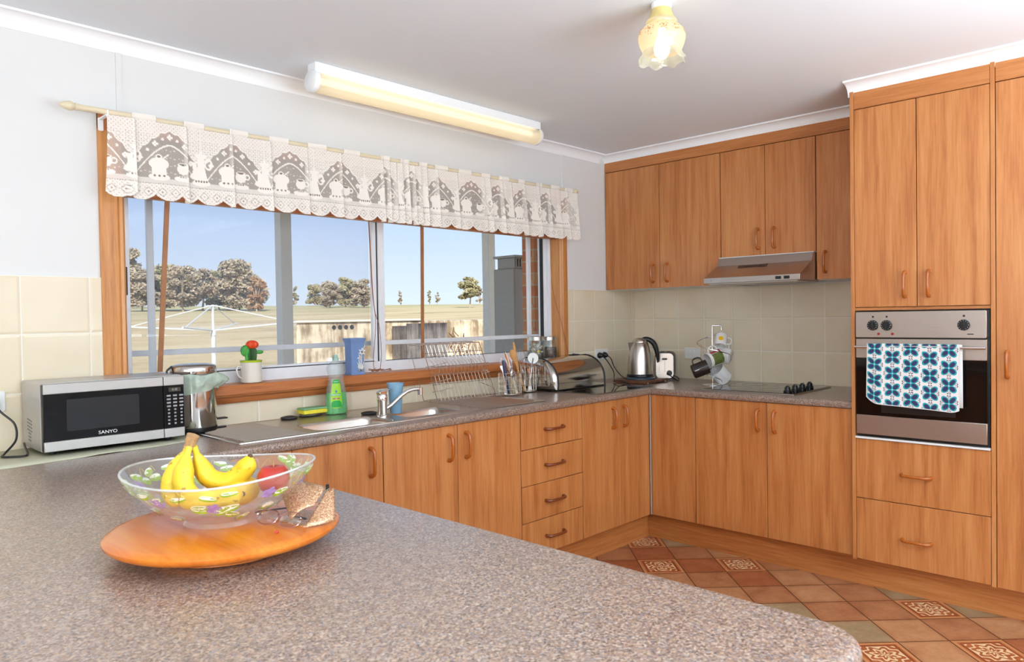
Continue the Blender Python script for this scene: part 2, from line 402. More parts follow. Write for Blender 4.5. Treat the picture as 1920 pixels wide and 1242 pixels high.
# ============================================================ WINDOW
win = bpy.data.objects.new('window_1', None); COL.objects.link(win); win.location = (-1.97, .08, 1.03); win['kind'] = 'structure'
def wp(name, mb, mat, **kw): return obj(name, mb, mat, parent=win, **kw)
def arch(x0, x1):
    mb = MB(); w = x1-x0
    prof = [(0, 0), (w, 0), (w, -.012), (w*.84, -.02), (w*.72, -.016), (w*.62, -.022), (w*.5, -.018), (w*.2, -.018), (w*.12, -.022), (0, -.018)]
    return mb, prof
for n, (x0, x1, fl_) in enumerate(((-3.322, -3.238, True), (-.703, -.625, False))):
    w = x1-x0; mb = MB(); prof = [(0, 0), (w, 0), (w, -.014), (w*.9, -.022), (w*.78, -.017), (w*.68, -.023), (w*.6, -.018), (w*.1, -.018), (0, -.012)]
    if not fl_: pass
    mb.prism([(x0+a if fl_ else x1-a, b) for a, b in prof], 1.06, 2.105, lambda a, b, d: (a, b, d)); wp('architrave', mb, 'timz', sharp=30)
mb = MB(); mb.box(-3.322, -.625, -.02, 0, 2.03, 2.105); wp('head_architrave', mb, 'timx', bevel=.004)
mb = MB(); mb.box(WL, -3.238, 0, .06, 1.05, 2.035); mb.box(-.703, WR, 0, .06, 1.05, 2.035); wp('jamb', mb, 'timy', bevel=.002)
mb = MB(); mb.box(WL, WR, 0, .06, 2.028, WT); wp('head_jamb', mb, 'timx')
sl = [(-.075, 1.018), (-.075, 1.046), (-.068, 1.055), (.06, 1.055), (.06, 1.03), (-.02, 1.03), (-.02, 1.018)]
mb = MB(); mb.prism(sl, -3.345, -.6, lambda a, b, d: (d, a, b)); wp('sill', mb, 'timx', sharp=30)
ap = [(-.02, 1.018), (-.062, 1.018), (-.056, 1.008), (-.034, 1.002), (-.03, .984), (-.024, .977), (0, .977), (0, 1.018)]
mb = MB(); mb.prism([(a, b) for a, b in ap], -3.32, -.62, lambda a, b, d: (d, a, b)); wp('apron', mb, 'timx', sharp=30)
# aluminium frame and sashes
Y0, Y1 = .06, .13
mb = MB(); mb.box(WL, WR, Y0, Y1, 1.03, 1.105); mb.box(WL, WR, Y0, Y1, 2.0, WT); mb.box(WL, -3.222, Y0, Y1, 1.105, 2.0); mb.box(-.722, WR, Y0, Y1, 1.105, 2.0)
mb.box(-.748, -.722, Y0+.02, Y1, 1.105, 2.0)
wp('window_frame', mb, 'alu', bevel=.002)
mb = MB(); mb.box(-3.222, -3.192, .078, .1, 1.105, 2.0); mb.box(-2.052, -2.027, .078, .1, 1.105, 2.0); mb.box(-3.192, -2.052, .078, .1, 1.105, 1.118); mb.box(-3.192, -2.052, .078, .1, 1.98, 2.0)
sash = wp('sliding_sash', mb, 'alu', bevel=.0015)
mb = MB(); mb.box(-2.022, -1.985, .068, .125, 1.105, 2.0); wp('mullion', mb, 'alu', bevel=.0015)
mb = MB(); mb.box(-2.027, -2.021, .076, .11, 1.105, 2.0); mb.box(-3.192, -2.052, .074, .0785, 1.103, 1.109); mb.box(-1.985, -.748, .096, .1, 1.104, 1.1075); mb.box(-.752, -.7475, .085, .11, 1.105, 2.0); wp('rubber_seal', mb, 'rubber')
mb = MB(); mb.face([mb.b.verts.new(p) for p in ((-3.192, .089, 1.118), (-2.052, .089, 1.118), (-2.052, .089, 1.98), (-3.192, .089, 1.98))]); obj('glass_pane', mb, 'pane', sash)
mb = MB(); mb.face([mb.b.verts.new(p) for p in ((-1.985, .101, 1.106), (-.75, .101, 1.106), (-.75, .101, 2.0), (-1.985, .101, 2.0))]); wp('glass_pane', mb, 'pane')
mb = MB(); mb.rbox(-3.226, -3.206, .062, .08, 1.425, 1.535, .004, 'z'); wp('sash_latch', mb, 'black', bevel=.003)
# insect screen with its bars
g = G('insect_screen_mesh'); tr = g.n('BsdfTransparent', {0: (1, 1, 1, 1)}); df = g.n('BsdfDiffuse', {0: srgb(150, 158, 172)})
nz = g.noise(g.obj(), 600, 1); M['screen'] = g.done(g.n('MixShader', {0: g.math('MULTIPLY_ADD', nz, .06, .1), 1: tr.outputs[0], 2: df.outputs[0]}))
mb = MB(); mb.box(-3.21, -2.03, .1395, .14, 1.11, 2.0); wp('insect_screen', mb, 'screen')
mb = MB(); mb.box(-3.103, -3.077, .141, .158, 1.06, 2.03); mb.box(-.828, -.8, .141, .158, 1.06, 2.03); mb.box(-3.25, -.7, .1415, .156, 1.183, 1.206)
wp('screen_bar', mb, 'alu', bevel=.002)

# ============================================================ OUTSIDE
def terr(x, y):
    d = math.hypot(x-CP[0], y-CP[1])
    z = -.55+max(0, d-16)*.032+.5*math.sin(x*.021+1)*min(1, max(0, d-25)/60)*.5
    if d > 190: z -= (d-190)*.09
    return z
mb = MB(); nr, na = 60, 56; rows = []
for i in range(nr):
    d = 3.3+(i/(nr-1))**2.2*300
    rows.append([mb.b.verts.new((CP[0]+d*math.sin(a), CP[1]+d*math.cos(a), terr(CP[0]+d*math.sin(a), CP[1]+d*math.cos(a)))) for a in [(-.35+1.95*k/(na-1)) for k in range(na)]])
for a, b in zip(rows, rows[1:]):
    for k in range(na-1):
        if all(v.co.y > .16 or v.co.x > .4 for v in (a[k], a[k+1], b[k], b[k+1])): mb.face([a[k], a[k+1], b[k+1], b[k]])
g = G('dry_pasture'); o = g.obj(); n1 = g.noise(g.mapping(o, (.5, 1.4, 1)), .13, 5, .6); n2 = g.noise(o, 1.8, 5, .7)
c = g.ramp(g.math('MULTIPLY_ADD', n2, .35, g.math('MULTIPLY', n1, .75)), [(.36, srgb(158, 138, 92)), (.5, srgb(206, 178, 126)), (.66, srgb(224, 198, 148))])
yy = g.xyz(o)[1]; far = g.n('MapRange', {0: yy, 1: 60., 2: 140., 3: 0., 4: .6}).outputs[0]
c = g.mix(far, c, srgb(178, 176, 116)); M['grass'] = g.done(g.pbr(c, .95))
bmesh.ops.delete(mb.b, geom=[v for v in mb.b.verts if not v.link_faces], context='VERTS')
ground = obj('paddock', mb, 'grass', smooth=True); ground['kind'] = 'structure'

# verandah posts and roof
def stained(name, c0, c1, c2, rust=False, corr=0):
    g = G(name); o = g.obj(); st = g.noise(g.mapping(o, (1, 1, .12)), 7, 5, .65); bl = g.noise(o, 3, 4, .6)
    f = g.math('MULTIPLY_ADD', bl, .45, g.math('MULTIPLY', st, .6))
    x, y, z = g.xyz(o)
    top = g.n('MapRange', {0: z, 1: 1.1, 2: 1.3, 3: 0., 4: .12}).outputs[0]
    f = g.math('SUBTRACT', f, top)
    return g.done(g.pbr(g.ramp(f, [(.34, c0), (.46, c1), (.66, c2)]), .85, bump=st, bstr=.2))
M['post'] = plain('grey_post_paint', srgb(226, 220, 210), .6, var=.03)
M['conc'] = stained('weathered_concrete', srgb(150, 128, 100), srgb(228, 210, 178), srgb(244, 234, 212))
M['corr'] = stained('shaded_weathered_iron', srgb(46, 42, 44), srgb(92, 86, 86), srgb(150, 142, 136))  # dark greys hold the shade on the sheet besides its weathering
M['conctop'] = plain('concrete_rim', srgb(236, 226, 204), .8, var=.05, scale=8)
for k, (x0, y0, lab) in enumerate(((-1.487, 2.0, 'square verandah post seen through the left sliding pane'), (.655, 2.0, 'square verandah post seen through the right pane, beside the water heater'))):
    t = thing('verandah_post', lab, 'post', (x0+.045, y0+.045, -.55), 'posts holding up the verandah')
    mb = MB(); mb.box(x0, x0+.09, y0, y0+.09, -.7, 2.33); obj('post_shaft', mb, 'post', t, bevel=.004)
    mb = MB(); mb.box(x0-.02, x0+.11, y0-.02, y0+.11, -.7, -.5); obj('post_base', mb, 'conc', t)
mb = MB(); mb.box(-6.8, 3.5, .14, 2.3, 2.33, 2.42)
tag(obj('verandah_roof', mb, 'post'), 'flat pale verandah roof above the window outside', 'roof')

# concrete tank with rim, iron sheet before it with shade in its dark colour
t = thing('concrete_tank', 'long weathered pale concrete water tank with dark streaks below its rim', 'tank', (4.2, 7.9, -.55))
tk = [(1.5, 7.0), (6.9, 7.0), (6.9, 9.6), (3.15, 9.6)]; tk2 = [(1.47, 6.96), (3.95, 6.96), (5.6, 9.64), (3.1, 9.64)]
mb = MB(); mb.prism(tk, -.8, 1.28, lambda a, b, d: (a, b, d)); obj('tank_wall', mb, 'conc', t, bevel=.02)
mb = MB(); mb.prism(tk2, 1.2805, 1.315, lambda a, b, d: (a, b, d)); obj('tank_rim', mb, 'conctop', t, bevel=.01)
for k in range(4): mb = MB(); mb.cyl((2.15+.11*k, 7.02, 1.2), (2.15+.11*k, 6.99, 1.2), .035); obj('overflow_hole', mb, 'rubber', t)
mb = MB(); n = 60
pts = []
for k in range(n+1):
    x = 3.24+.86*k/n; pts.append((x, 6.55+.018*math.sin(k*1.15)))
poly = pts+[(a, b+.02) for a, b in pts[::-1]]
mb.prism(poly, -.8, 1.24, lambda a, b, d: (a, b, d)); mb.box(3.24, 4.1, 6.6, 6.95, -.8, 1.2)
tag(obj('shaded_iron_sheet', mb, 'corr', smooth=True), 'weathered corrugated iron sheet, shaded by its dark colour, standing against the concrete tank', 'metal sheet')
t = thing('standpipe_tap', 'white water pipe with tap standing before the concrete tank', 'tap', (2.0, 6.6, -.55))
mb = MB(); mb.tube([(2.0, 6.6, -.6), (2.0, 6.6, .62), (1.97, 6.6, .7), (1.86, 6.6, .71)], .022); obj('pipe', mb, 'white', t)
mb = MB(); mb.ball((1.82, 6.6, .71), .045, 2); obj('tap_head', mb, 'white', t)
# old vine on the tank
mb = MB(); rnd = random.Random(5)
for k in range(16):
    p = Vector((4.7+rnd.uniform(-.25, .3), 6.93, rnd.uniform(.3, 1.0))); pts = [p]
    for _ in range(5): pts.append(pts[-1]+Vector((rnd.uniform(-.1, .1), rnd.uniform(-.02, .02), rnd.uniform(-.16, .1))))
    mb.tube(pts, .008, 5)
M['vine'] = plain('dead_vine', srgb(122, 84, 52), .9, var=.3)
o = obj('dead_vine', mb, 'vine'); tag(o, 'dry brown vine clinging to the concrete tank', 'plant'); o['kind'] = 'stuff'

# brick return wall and water heater
g = G('house_brick'); o = g.obj(); x, y, z = g.xyz(o)
mp = g.n('CombineXYZ', {0: g.math('ADD', x, y), 1: z, 2: 0.}).outputs[0]
bt = g.n('TexBrick', {'Vector': mp, 'Color1': srgb(206, 152, 104), 'Color2': srgb(190, 116, 82), 'Mortar': srgb(186, 168, 142), 'Scale': 1., 'Mortar Size': .006, 'Brick Width': .24, 'Row Height': .086})
nz = g.noise(o, 30, 3); M['brick'] = g.done(g.pbr(g.mix(g.math('MULTIPLY', nz, .3), bt.outputs[0], srgb(150, 90, 60)), .9, bump=nz, bstr=.3))
mb = MB(); mb.box(-.255, .5, .6, .72, -.7, 2.33); rnd = random.Random(2)
for k in range(18):
    if k % 2 == 0: mb.box(-.262, -.2, .598, .718, 1.0+k*.086-.7+.008, 1.0+k*.086+.07-.7+.008)
tag(obj('brick_wall', mb, 'brick', smooth=False), 'short brick wall of the house outside the right end of the window', 'wall')
M['heaterp'] = plain('heater_enamel', srgb(158, 156, 150), .5, .1, var=.03)
t = thing('water_heater', 'grey wall-mounted gas water heater with louvred flue box outside', 'water heater', (.35, 1.32, -.55))
mb = MB(); mb.box(.16, .6, 1.2, 1.44, -.3, 1.72); obj('casing', mb, 'heaterp', t, bevel=.008)
mb = MB(); mb.box(.19, .58, 1.22, 1.42, 1.72, 1.81)
for k in range(12): mb.box(.2+.03*k, .212+.03*k, 1.212, 1.22, 1.735, 1.8)
mb.box(.165, .6, 1.19, 1.45, 1.81, 1.83); obj('flue_box', mb, 'heaterp', t, bevel=.003)
mb = MB()
for k in range(12): mb.box(.212+.03*k, .23+.03*k, 1.2185, 1.2195, 1.74, 1.8)
obj('vent_slot', mb, 'rubber', t)
mb = MB(); mb.rbox(.3, .36, 1.194, 1.2, 1.42, 1.62, .029, 'y', 6); obj('inspection_cover', mb, 'heaterp', t, bevel=.002)
mb = MB(); mb.tube([(.3, 1.32, -.3), (.3, 1.32, -.6)], .02); obj('gas_pipe', mb, 'heaterp', t)

# rotary clothes line
M['galv'] = plain('weathered_white_paint', srgb(222, 222, 218), .5, var=.05, scale=10)
HX, HY = 2.82, 12.77
t = thing('clothes_hoist', 'white rotary clothes line standing in the dry paddock', 'clothes line', (HX, HY, terr(HX, HY)))
mb = MB(); mb.cyl((HX, HY, terr(HX, HY)-.3), (HX, HY, 1.14), .05); mb.cyl((HX, HY, 1.1), (HX, HY, 1.69), .028); mb.cyl((HX, HY, 1.02), (HX, HY, 1.14), .065); obj('mast', mb, 'galv', t)
arms = [(1.45, 14.2, 1.24), (4.1, 11.35, 1.29), (1.65, 11.5, 1.22), (4.0, 14.1, 1.27)]
for a in arms:
    mb = MB(); mb.tube([(HX, HY, 1.13), a], .02); obj('arm', mb, 'galv', t)
    mid = Vector((HX, HY, 1.16)).lerp(Vector(a), .92)
    mb = MB(); mb.tube([(HX, HY, 1.68), mid], .013); obj('stay', mb, 'galv', t)
mb = MB()
for k in (.35, .55, .75, .95):
    pp = [Vector((HX, HY, 1.14)).lerp(Vector(arms[i]), k) for i in (0, 3, 1, 2)]
    for i in range(4): mb.tube([pp[i], pp[(i+1) % 4]], .0018, 4)
obj('line_wire', mb, 'galv', t)

# trees: crown of leaf clumps over branches
def leafmat(name, a, b, c_):
    g = G(name); o = g.obj(); n1 = g.noise(o, .5, 4, .7); n2 = g.noise(o, 4, 3)
    c = g.ramp(g.math('MULTIPLY_ADD', n2, .4, g.math('MULTIPLY', n1, .7)), [(.35, a), (.52, b), (.68, c_)])
    return g.done(g.pbr(c, .9))
M['leaf'] = leafmat('gum_leaves', srgb(128, 116, 92), srgb(176, 160, 132), srgb(202, 184, 156))
M['leaf2'] = leafmat('greener_gum_leaves', srgb(116, 112, 78), srgb(170, 160, 118), srgb(200, 188, 146))
M['leaf3'] = leafmat('rusty_gum_leaves', srgb(128, 92, 60), srgb(176, 136, 96), srgb(196, 166, 128))
M['trunk'] = plain('pale_bark', srgb(188, 170, 146), .9, var=.2, scale=3)
def tree(px, topy, dist, wpx, lab, leaf='leaf', seed=1, dens=1.0, trunk=.25, group='gum trees across the paddock'):
    q = _d+_R*(px-960)/FPX; q2 = np.array([q[0], q[1]]); q2 /= np.linalg.norm(q2)
    x, y = CP[0]+q2[0]*dist, CP[1]+q2[1]*dist; z0 = terr(x, y)-.3
    v = np.array([x, y, 0.])-CP; dep = v @ _d
    # height from the picture row of its top
    hz = CP[2]+dist*( -(topy-621)/FPX*_U[2]+_d[2]+_R[2]*(px-960)/FPX)*(dep/dist)
    H = hz-z0; Wd = wpx/FPX*dep; r = random.Random(seed)
    t = thing('gum_tree', lab, 'tree', (x, y, z0), group)
    tb = MB(); fork = Vector((x+r.uniform(-.3, .3), y, z0+H*trunk)); rb = max(.12, H*.022)
    tb.tube([(x, y, z0-.3), fork], lambda s: rb*(1.2-.4*s), 8)
    cl = []
    for k in range(9):
        a = r.uniform(0, 2*PI); rr = r.uniform(.25, .85)*Wd*.5
        e = Vector((x+rr*math.cos(a), y+rr*math.sin(a)*.8, z0+H*r.uniform(.45, .85))); m = fork.lerp(e, .5)+Vector((0, 0, H*.04))
        tb.tube([fork, m, e], lambda s: rb*.55*(1-.75*s), 6); cl.append(e)
    obj('trunk', tb, 'trunk', t)
    lb = MB(); nb = int(44*dens)
    V = []; F = []
    for k in range(nb):
        a = r.uniform(0, 2*PI); rr = math.sqrt(r.random())*Wd*.42; hh = r.uniform(trunk+.05, 1)
        env = math.sqrt(max(0, 1-((hh-.55)/.5)**2)) if hh > .55 else 1
        c = Vector((x+rr*env*math.cos(a), y+rr*env*math.sin(a), z0+H*(hh*.86+.02))); R = Wd*.15*r.uniform(.8, 1.4)
        for j in range(int(190*dens)):
            d = Vector((r.gauss(0, 1), r.gauss(0, 1), r.gauss(0, 1))).normalized()*R*r.uniform(.55, 1.05); d.z *= .65
            p = c+d; s = H*.019*r.uniform(.6, 1.6); u = Vector((r.gauss(0, 1), r.gauss(0, 1), r.gauss(0, 1))).normalized()*s; w = u.orthogonal().normalized()*s*.7
            b = len(V); V += [p-u-w, p+u-w, p+u+w, p-u+w]; F.append((b, b+1, b+2, b+3))
    lb.b.free(); me = bpy.data.meshes.new('foliage'); me.from_pydata([tuple(p-Vector(t.location)) for p in V], [], F); me.materials.append(M[leaf])
    o = bpy.data.objects.new('foliage', me); COL.objects.link(o); o.parent = t
    return t
TR = [(246, 455, 150, 52, 'tall gum tree at the far left edge of the window', 'leaf', .6, .45), (268, 500, 120, 66, 'grey-green gum tree second from the left end of the tree line', 'leaf', 1, .12),
      (308, 492, 124, 74, 'gum tree behind the leftmost blind batten', 'leaf2', 1, .12), (346, 494, 118, 70, 'gum tree third along the dense left tree line', 'leaf', 1, .14),
      (380, 497, 122, 64, 'gum tree with bare pale trunk in the middle of the left tree line', 'leaf', .7, .3), (412, 504, 126, 62, 'dark gum tree between the bare trunk and the largest crown', 'leaf2', .9, .14),
      (450, 484, 118, 94, 'largest round gum tree, right of the bare pale trunk', 'leaf', 1.25, .1), (484, 512, 112, 34, 'narrow gum tree at the right end of the left tree line', 'leaf3', .8, .1),
      (592, 530, 170, 36, 'small green gum tree right of the left verandah post', 'leaf2', .8, .12), (618, 526, 140, 46, 'spreading grey gum tree, left one of the middle clump', 'leaf', 1, .12),
      (650, 516, 150, 52, 'domed gum tree in the middle of the middle clump', 'leaf2', 1, .12), (682, 520, 138, 44, 'gum tree beside the window mullion, right one of the middle clump', 'leaf', 1, .12),
      (881, 514, 125, 40, 'lone green and rusty gum tree right of the window centre', 'leaf2', .9, .3), (900, 535, 160, 16, 'faint small tree just right of the lone gum tree', 'leaf', .5, .1),
      (946, 529, 130, 34, 'bushy gum tree between the right verandah post and the water heater', 'leaf2', .9, .05),
      (752, 541, 185, 9, 'tiny tree on the skyline just right of the mullion', 'leaf', .4, .1), (806, 541, 185, 9, 'tiny tree on the skyline just right of the right blind batten', 'leaf2', .4, .1), (822, 540, 185, 10, 'tiny tree on the skyline left of the lone gum tree', 'leaf', .4, .1), (555, 533, 170, 14, 'small tree against the left verandah post', 'leaf2', .5, .1)]
for i, a in enumerate(TR): tree(a[0], a[1], a[2], a[3], a[4], a[5], 11+i, a[6], a[7])

# ============================================================ CABINETS
def pull(face, a, z0, z1, mat='handle', horiz=False, parent=None, cxy=None):
    """wooden D pull; face 'n' = door faces -y at y=face_pos, 'e' = door faces -x"""
    axis, pos = face; L = (z1-z0); n = 10; pts = []
    prof = [(0, 0.0), (0.0, .012), (.06, .024), (.14, .029), (.5, .031), (.86, .029), (.94, .024), (1., .012), (1., 0.0)]
    for s, o in prof:
        if horiz: u = z0+L*s; w = a
        else: u = a; w = z0+L*s
        p = (u, pos-o, w) if axis == 'n' else (pos-o, u, w)
        pts.append(p)
    mb = MB(); mb.tube(pts, lambda s: .0078+.0012*math.cos((s-.5)*PI*2)*-1, 10)
    return obj('handle', mb, mat, parent)
def door(name, face, a0, a1, z0, z1, parent, mat='lam', gap=.0016, th=.016):
    axis, pos = face; a0, a1 = min(a0, a1)+gap, max(a0, a1)-gap; z0 += gap; z1 -= gap
    mb = MB()
    if axis == 'n': mb.box(a0, a1, pos, pos+th, z0, z1)
    else: mb.box(pos, pos+th, a0, a1, z0, z1)
    return obj(name, mb, mat, parent, bevel=.0012)
N = ('n', -.585); E = ('e', -.585)
def carcass(x0, x1, y0, y1, z0, z1, parent, mat='lam'):
    mb = MB(); mb.box(x0, x1, y0, y1, z0, z1); return obj('carcass', mb, mat, parent)
# base run under the window
ZB, ZT = .146, .853
t = thing('base_cabinet', 'base cabinet under the left drainer with one visible door, beside the peninsula', 'cabinet', (-2.85, -.57, ZB))
carcass(-3.19, -2.492, -.568, -.03, ZB, .70, t)
door('door', N, -3.19, -2.890, ZB, ZT, t); d = door('door', N, -2.890, -2.492, ZB, ZT, t); pull(N, -2.553, .703, .811, parent=d)
t = thing('sink_cabinet', 'two-door base cabinet below the sink taps and bowls', 'cabinet', (-2.09, -.57, ZB))
carcass(-2.490, -1.692, -.568, -.03, ZB, .70, t)
d = door('door', N, -2.490, -2.093, ZB, ZT, t); pull(N, -2.147, .703, .811, parent=d)
d = door('door', N, -2.093, -1.692, ZB, ZT, t); pull(N, -2.046, .703, .811, parent=d)
t = thing('drawer_cabinet', 'bank of four drawers with dark horizontal handles under the window worktop', 'cabinet', (-1.456, -.57, ZB))
carcass(-1.690, -1.222, -.568, -.03, ZB, ZT, t)
for z0, z1, zh in ((.676, .853, .762), (.499, .676, .585), (.321, .499, .407), (.146, .321, .232)):
    d = door('drawer', N, -1.690, -1.222, z0, z1, t); pull(N, zh, -1.517, -1.385, 'handle2', True, d)
t = thing('base_cabinet', 'two-door base cabinet between the four-drawer bank and the inner corner', 'cabinet', (-.9, -.57, ZB))
carcass(-1.220, -.60, -.568, -.03, ZB, ZT, t)
d = door('door', N, -1.220, -.901, ZB, ZT, t); pull(N, -.955, .700, .808, parent=d)
d = door('door', N, -.901, -.592, ZB, ZT, t); pull(N, -.851, .700, .810, parent=d)
# base run under the cooktop
t = thing('corner_cabinet', 'blind corner base cabinet with plain front and no handle, left of the cooktop cabinet', 'cabinet', (-.4, -.73, ZB))
carcass(-.568, .1, -.879, -.03, ZB, ZT, t)
door('fixed_panel', E, -.881, -.592, ZB, ZT, t)
t = thing('cooktop_cabinet', 'two-door base cabinet under the black glass cooktop', 'cabinet', (-.4, -1.3, ZB))
carcass(-.568, .1, -1.722, -.883, ZB, ZT-.01, t)
d = door('door', E, -1.297, -.882, ZB, ZT, t); pull(E, -1.252, .705, .812, parent=d)
d = door('door', E, -1.728, -1.297, ZB, ZT, t); pull(E, -1.342, .703, .811, parent=d)
mb = MB(); mb.cyl((-.592, -.592, .15), (-.592, -.592, .853), .004, seg=8); tag(obj('corner_bead', mb, 'silver'), 'thin metal bead in the inner corner between the two base cabinet runs', 'trim')
# plinths
mb = MB(); mb.box(-3.2, -.535, -.535, -.52, 0, .144); tag(obj('plinth', mb, 'lamx'), 'long wood-look kickboard below the base cabinets under the window', 'kickboard')
mb = MB(); mb.box(-.535, -.52, -2.95, -.5355, 0, .14); tag(obj('plinth', mb, 'lamy'), 'long wood-look kickboard below the cooktop, oven and pantry cabinets', 'kickboard')
# peninsula body
t = thing('peninsula_cabinet', 'cabinet carrying the wide peninsula worktop in the foreground', 'cabinet', (-3.7, -1.5, 0))
mb = MB(); mb.box(-4.15, -3.235, -2.58, -.04, .10, .853); obj('carcass', mb, 'lam', t, bevel=.002)
mb = MB(); mb.box(-4.1, -3.27, -2.55, -.04, 0, .10); obj('plinth', mb, 'lamy', t)
# upper cabinets
U = ('e', -.207)
def upper(lab, y0, y1, z0, doors, off=0):
    t = thing('wall_cabinet', lab, 'cabinet', (-.04, (y0+y1)/2, z0))
    mb = MB(); mb.box(-.19, XW-.009, y0+.001, y1-.001, z0+.004, 2.272); obj('carcass', mb, 'lam', t)
    mb = MB(); mb.box(-.19, XW-.009, y0+.001, y1-.001, z0-.0, z0+.004); obj('underside_panel', mb, 'plate', t, label='pale underside panel')
    for a0, a1, ah in doors:
        d = door('door', U, a0, a1, z0, 2.272, t)
        if ah is not None: pull(U, ah, z0+.04, z0+.15, parent=d)
    return t
upper('tall two-door wall cabinet against the window wall, left of the rangehood', -.848, -.004, 1.487, [(-.425, -.004, -.377), (-.848, -.425, -.481)])
upper('short two-door wall cabinet directly above the rangehood', -1.410, -.850, 1.647, [(-1.124, -.850, -1.083), (-1.410, -1.124, -1.179)])
upper('narrow wall cabinet between the rangehood and the tall oven unit', -1.722, -1.412, 1.492, [(-1.722, -1.412, -1.461)])
mb = MB(); mb.box(-.205, -.185, -1.722, -.003, 2.2745, 2.345); tag(obj('pelmet', mb, 'lamy', bevel=.001), 'wood-look filler strip between the wall cabinets and the cornice', 'filler strip')
# tall oven unit
T = ('e', -.612); YL, YR = -1.735, -2.292
t = thing('oven_tower', 'floor-to-ceiling wood-look cabinet housing the oven, with doors above and drawers below', 'cabinet', (-.3, -2.01, .142))
mb = MB(); mb.box(-.614, XW-.009, -1.747, -1.73, .142, 2.386); obj('side_panel', mb, 'lam', t, bevel=.001)
mb = MB(); mb.box(-.614, XW-.009, -2.311, -2.294, .142, 2.386); obj('side_panel', mb, 'lam', t, bevel=.001)
mb = MB(); mb.box(-.59, .12, -2.293, -1.748, .142, .718); obj('carcass', mb, 'lam', t)
mb = MB(); mb.box(-.59, .12, -2.293, -1.748, 1.334, 2.3); obj('carcass', mb, 'lam', t)
mb = MB(); mb.box(-.612, -.592, -2.293, -1.748, 1.321, 1.333); obj('oven_rail', mb, 'lamy', t)
for a0, a1, ah in ((-2.013, -1.747, -1.965), (-2.294, -2.013, -2.062)):
    d = door('door', T, a0, a1, 1.335, 2.262, t); pull(T, ah, 1.381, 1.49, parent=d)
for z0, z1, zh in ((.438, .720, .571), (.146, .438, .276)):
    d = door('drawer', T, -2.294, -1.747, z0, z1, t); pull(T, zh, -2.064, -1.948, 'handle', True, d)
mb = MB(); mb.box(-.612, -.592, -2.293, -1.748, 2.264, 2.386); obj('pelmet', mb, 'lamy', t, bevel=.001)
t = thing('pantry', 'tall pantry cabinet at the right edge beside the oven tower', 'cabinet', (-.3, -2.6, .142))
carcass(-.59, .12, -2.95, -2.313, .142, 2.3, t)
d = door('door', T, -2.95, -2.312, .142, 2.262, t); pull(T, -2.353, 1.034, 1.14, parent=d)
mb = MB(); mb.box(-.612, -.592, -2.95, -2.313, 2.264, 2.386); obj('pelmet', mb, 'lamy', t, bevel=.001)

# ============================================================ OVEN
def disc(mb, c, r, h, axis, seg=28): mb.lathe([(r, 0), (r, h*.8), (r*.94, h)], c, seg, axis)
X0 = -.616
t = thing('wall_oven', 'stainless steel and black glass oven built into the tall cabinet', 'oven', (-.35, -2.012, .722))
mb = MB(); mb.box(-.60, -.1, -2.288, -1.752, .725, 1.318); obj('oven_body', mb, 'black', t)
mb = MB(); mb.rbox(-.634, -.6, -2.283, -1.757, 1.195, 1.314, .006, 'x'); cp = obj('control_panel', mb, 'steel_y', t, bevel=.002)
for y in (-1.834, -1.893, -2.2):
    mb = MB(); disc(mb, (-.634, y, 1.252), .0235, .012, (-1, 0, 0)); mb.box(-.655, -.645, y-.0045, y+.0045, 1.233, 1.271); k = obj('knob', mb, 'black', cp, bevel=.001)
    mb = MB()
    for a in range(12):
        an = a*PI/6; mb.ball((-.6468, y+.0188*math.cos(an), 1.252+.0192*math.sin(an)), .0014, 1)
    obj('dial_mark', mb, 'plate', cp)
    mb = MB(); mb.box(-.6348, -.634, y-.004, y+.004, 1.287, 1.295); obj('dial_symbol', mb, 'black', cp)
M['redlamp'] = plain('red_indicator', srgb(150, 28, 34), .2, var=.05)
for y in (-1.858, -1.917):
    mb = MB(); disc(mb, (-.634, y, 1.2125), .0058, .004, (-1, 0, 0), 16); obj('indicator_lamp', mb, 'redlamp', cp)
mb = MB(); mb.box(-.6345, -.634, -2.236, -2.212, 1.2105, 1.2145); obj('maker_mark', mb, 'rubber', cp)
mb = MB(); mb.box(-.6345, -.634, -2.262, -2.2375, 1.2115, 1.213); obj('model_mark', mb, 'silver', cp)
mb = MB(); mb.rbox(-.63, -.6, -2.283, -1.757, 1.1005, 1.19, .003, 'x')
dr = obj('door_rail', mb, 'steel_y', t, bevel=.0015)
M['ovenglass'] = plain('black_oven_glass', srgb(12, 11, 12), .06, var=.1)
M['ovenwin'] = plain('oven_inner_window', srgb(30, 27, 27), .3, var=.1)
mb = MB(); mb.box(-.627, -.6, -2.283, -1.757, .835, 1.1); obj('door_glass', mb, 'ovenglass', t)
mb = MB(); mb.box(-.6275, -.627, -2.165, -1.865, .85, 1.07); obj('viewing_window', mb, 'ovenwin', t)
mb = MB(); mb.box(-.63, -.6, -2.283, -1.757, .745, .8345); obj('door_foot', mb, 'steel_y', t, bevel=.002)
mb = MB(); mb.box(-.622, -.6, -2.292, -1.748, .7215, .73); obj('bottom_trim', mb, 'plate', t)
mb = MB(); mb.tube([(-.628, -1.79, 1.148), (-.664, -1.79, 1.152)], .006); mb.tube([(-.628, -2.262, 1.15), (-.664, -2.262, 1.154)], .006); mb.tube([(-.666, -1.762, 1.153), (-.666, -2.286, 1.155)], .0062, 12); obj('handle_rail', mb, 'chrome', t)

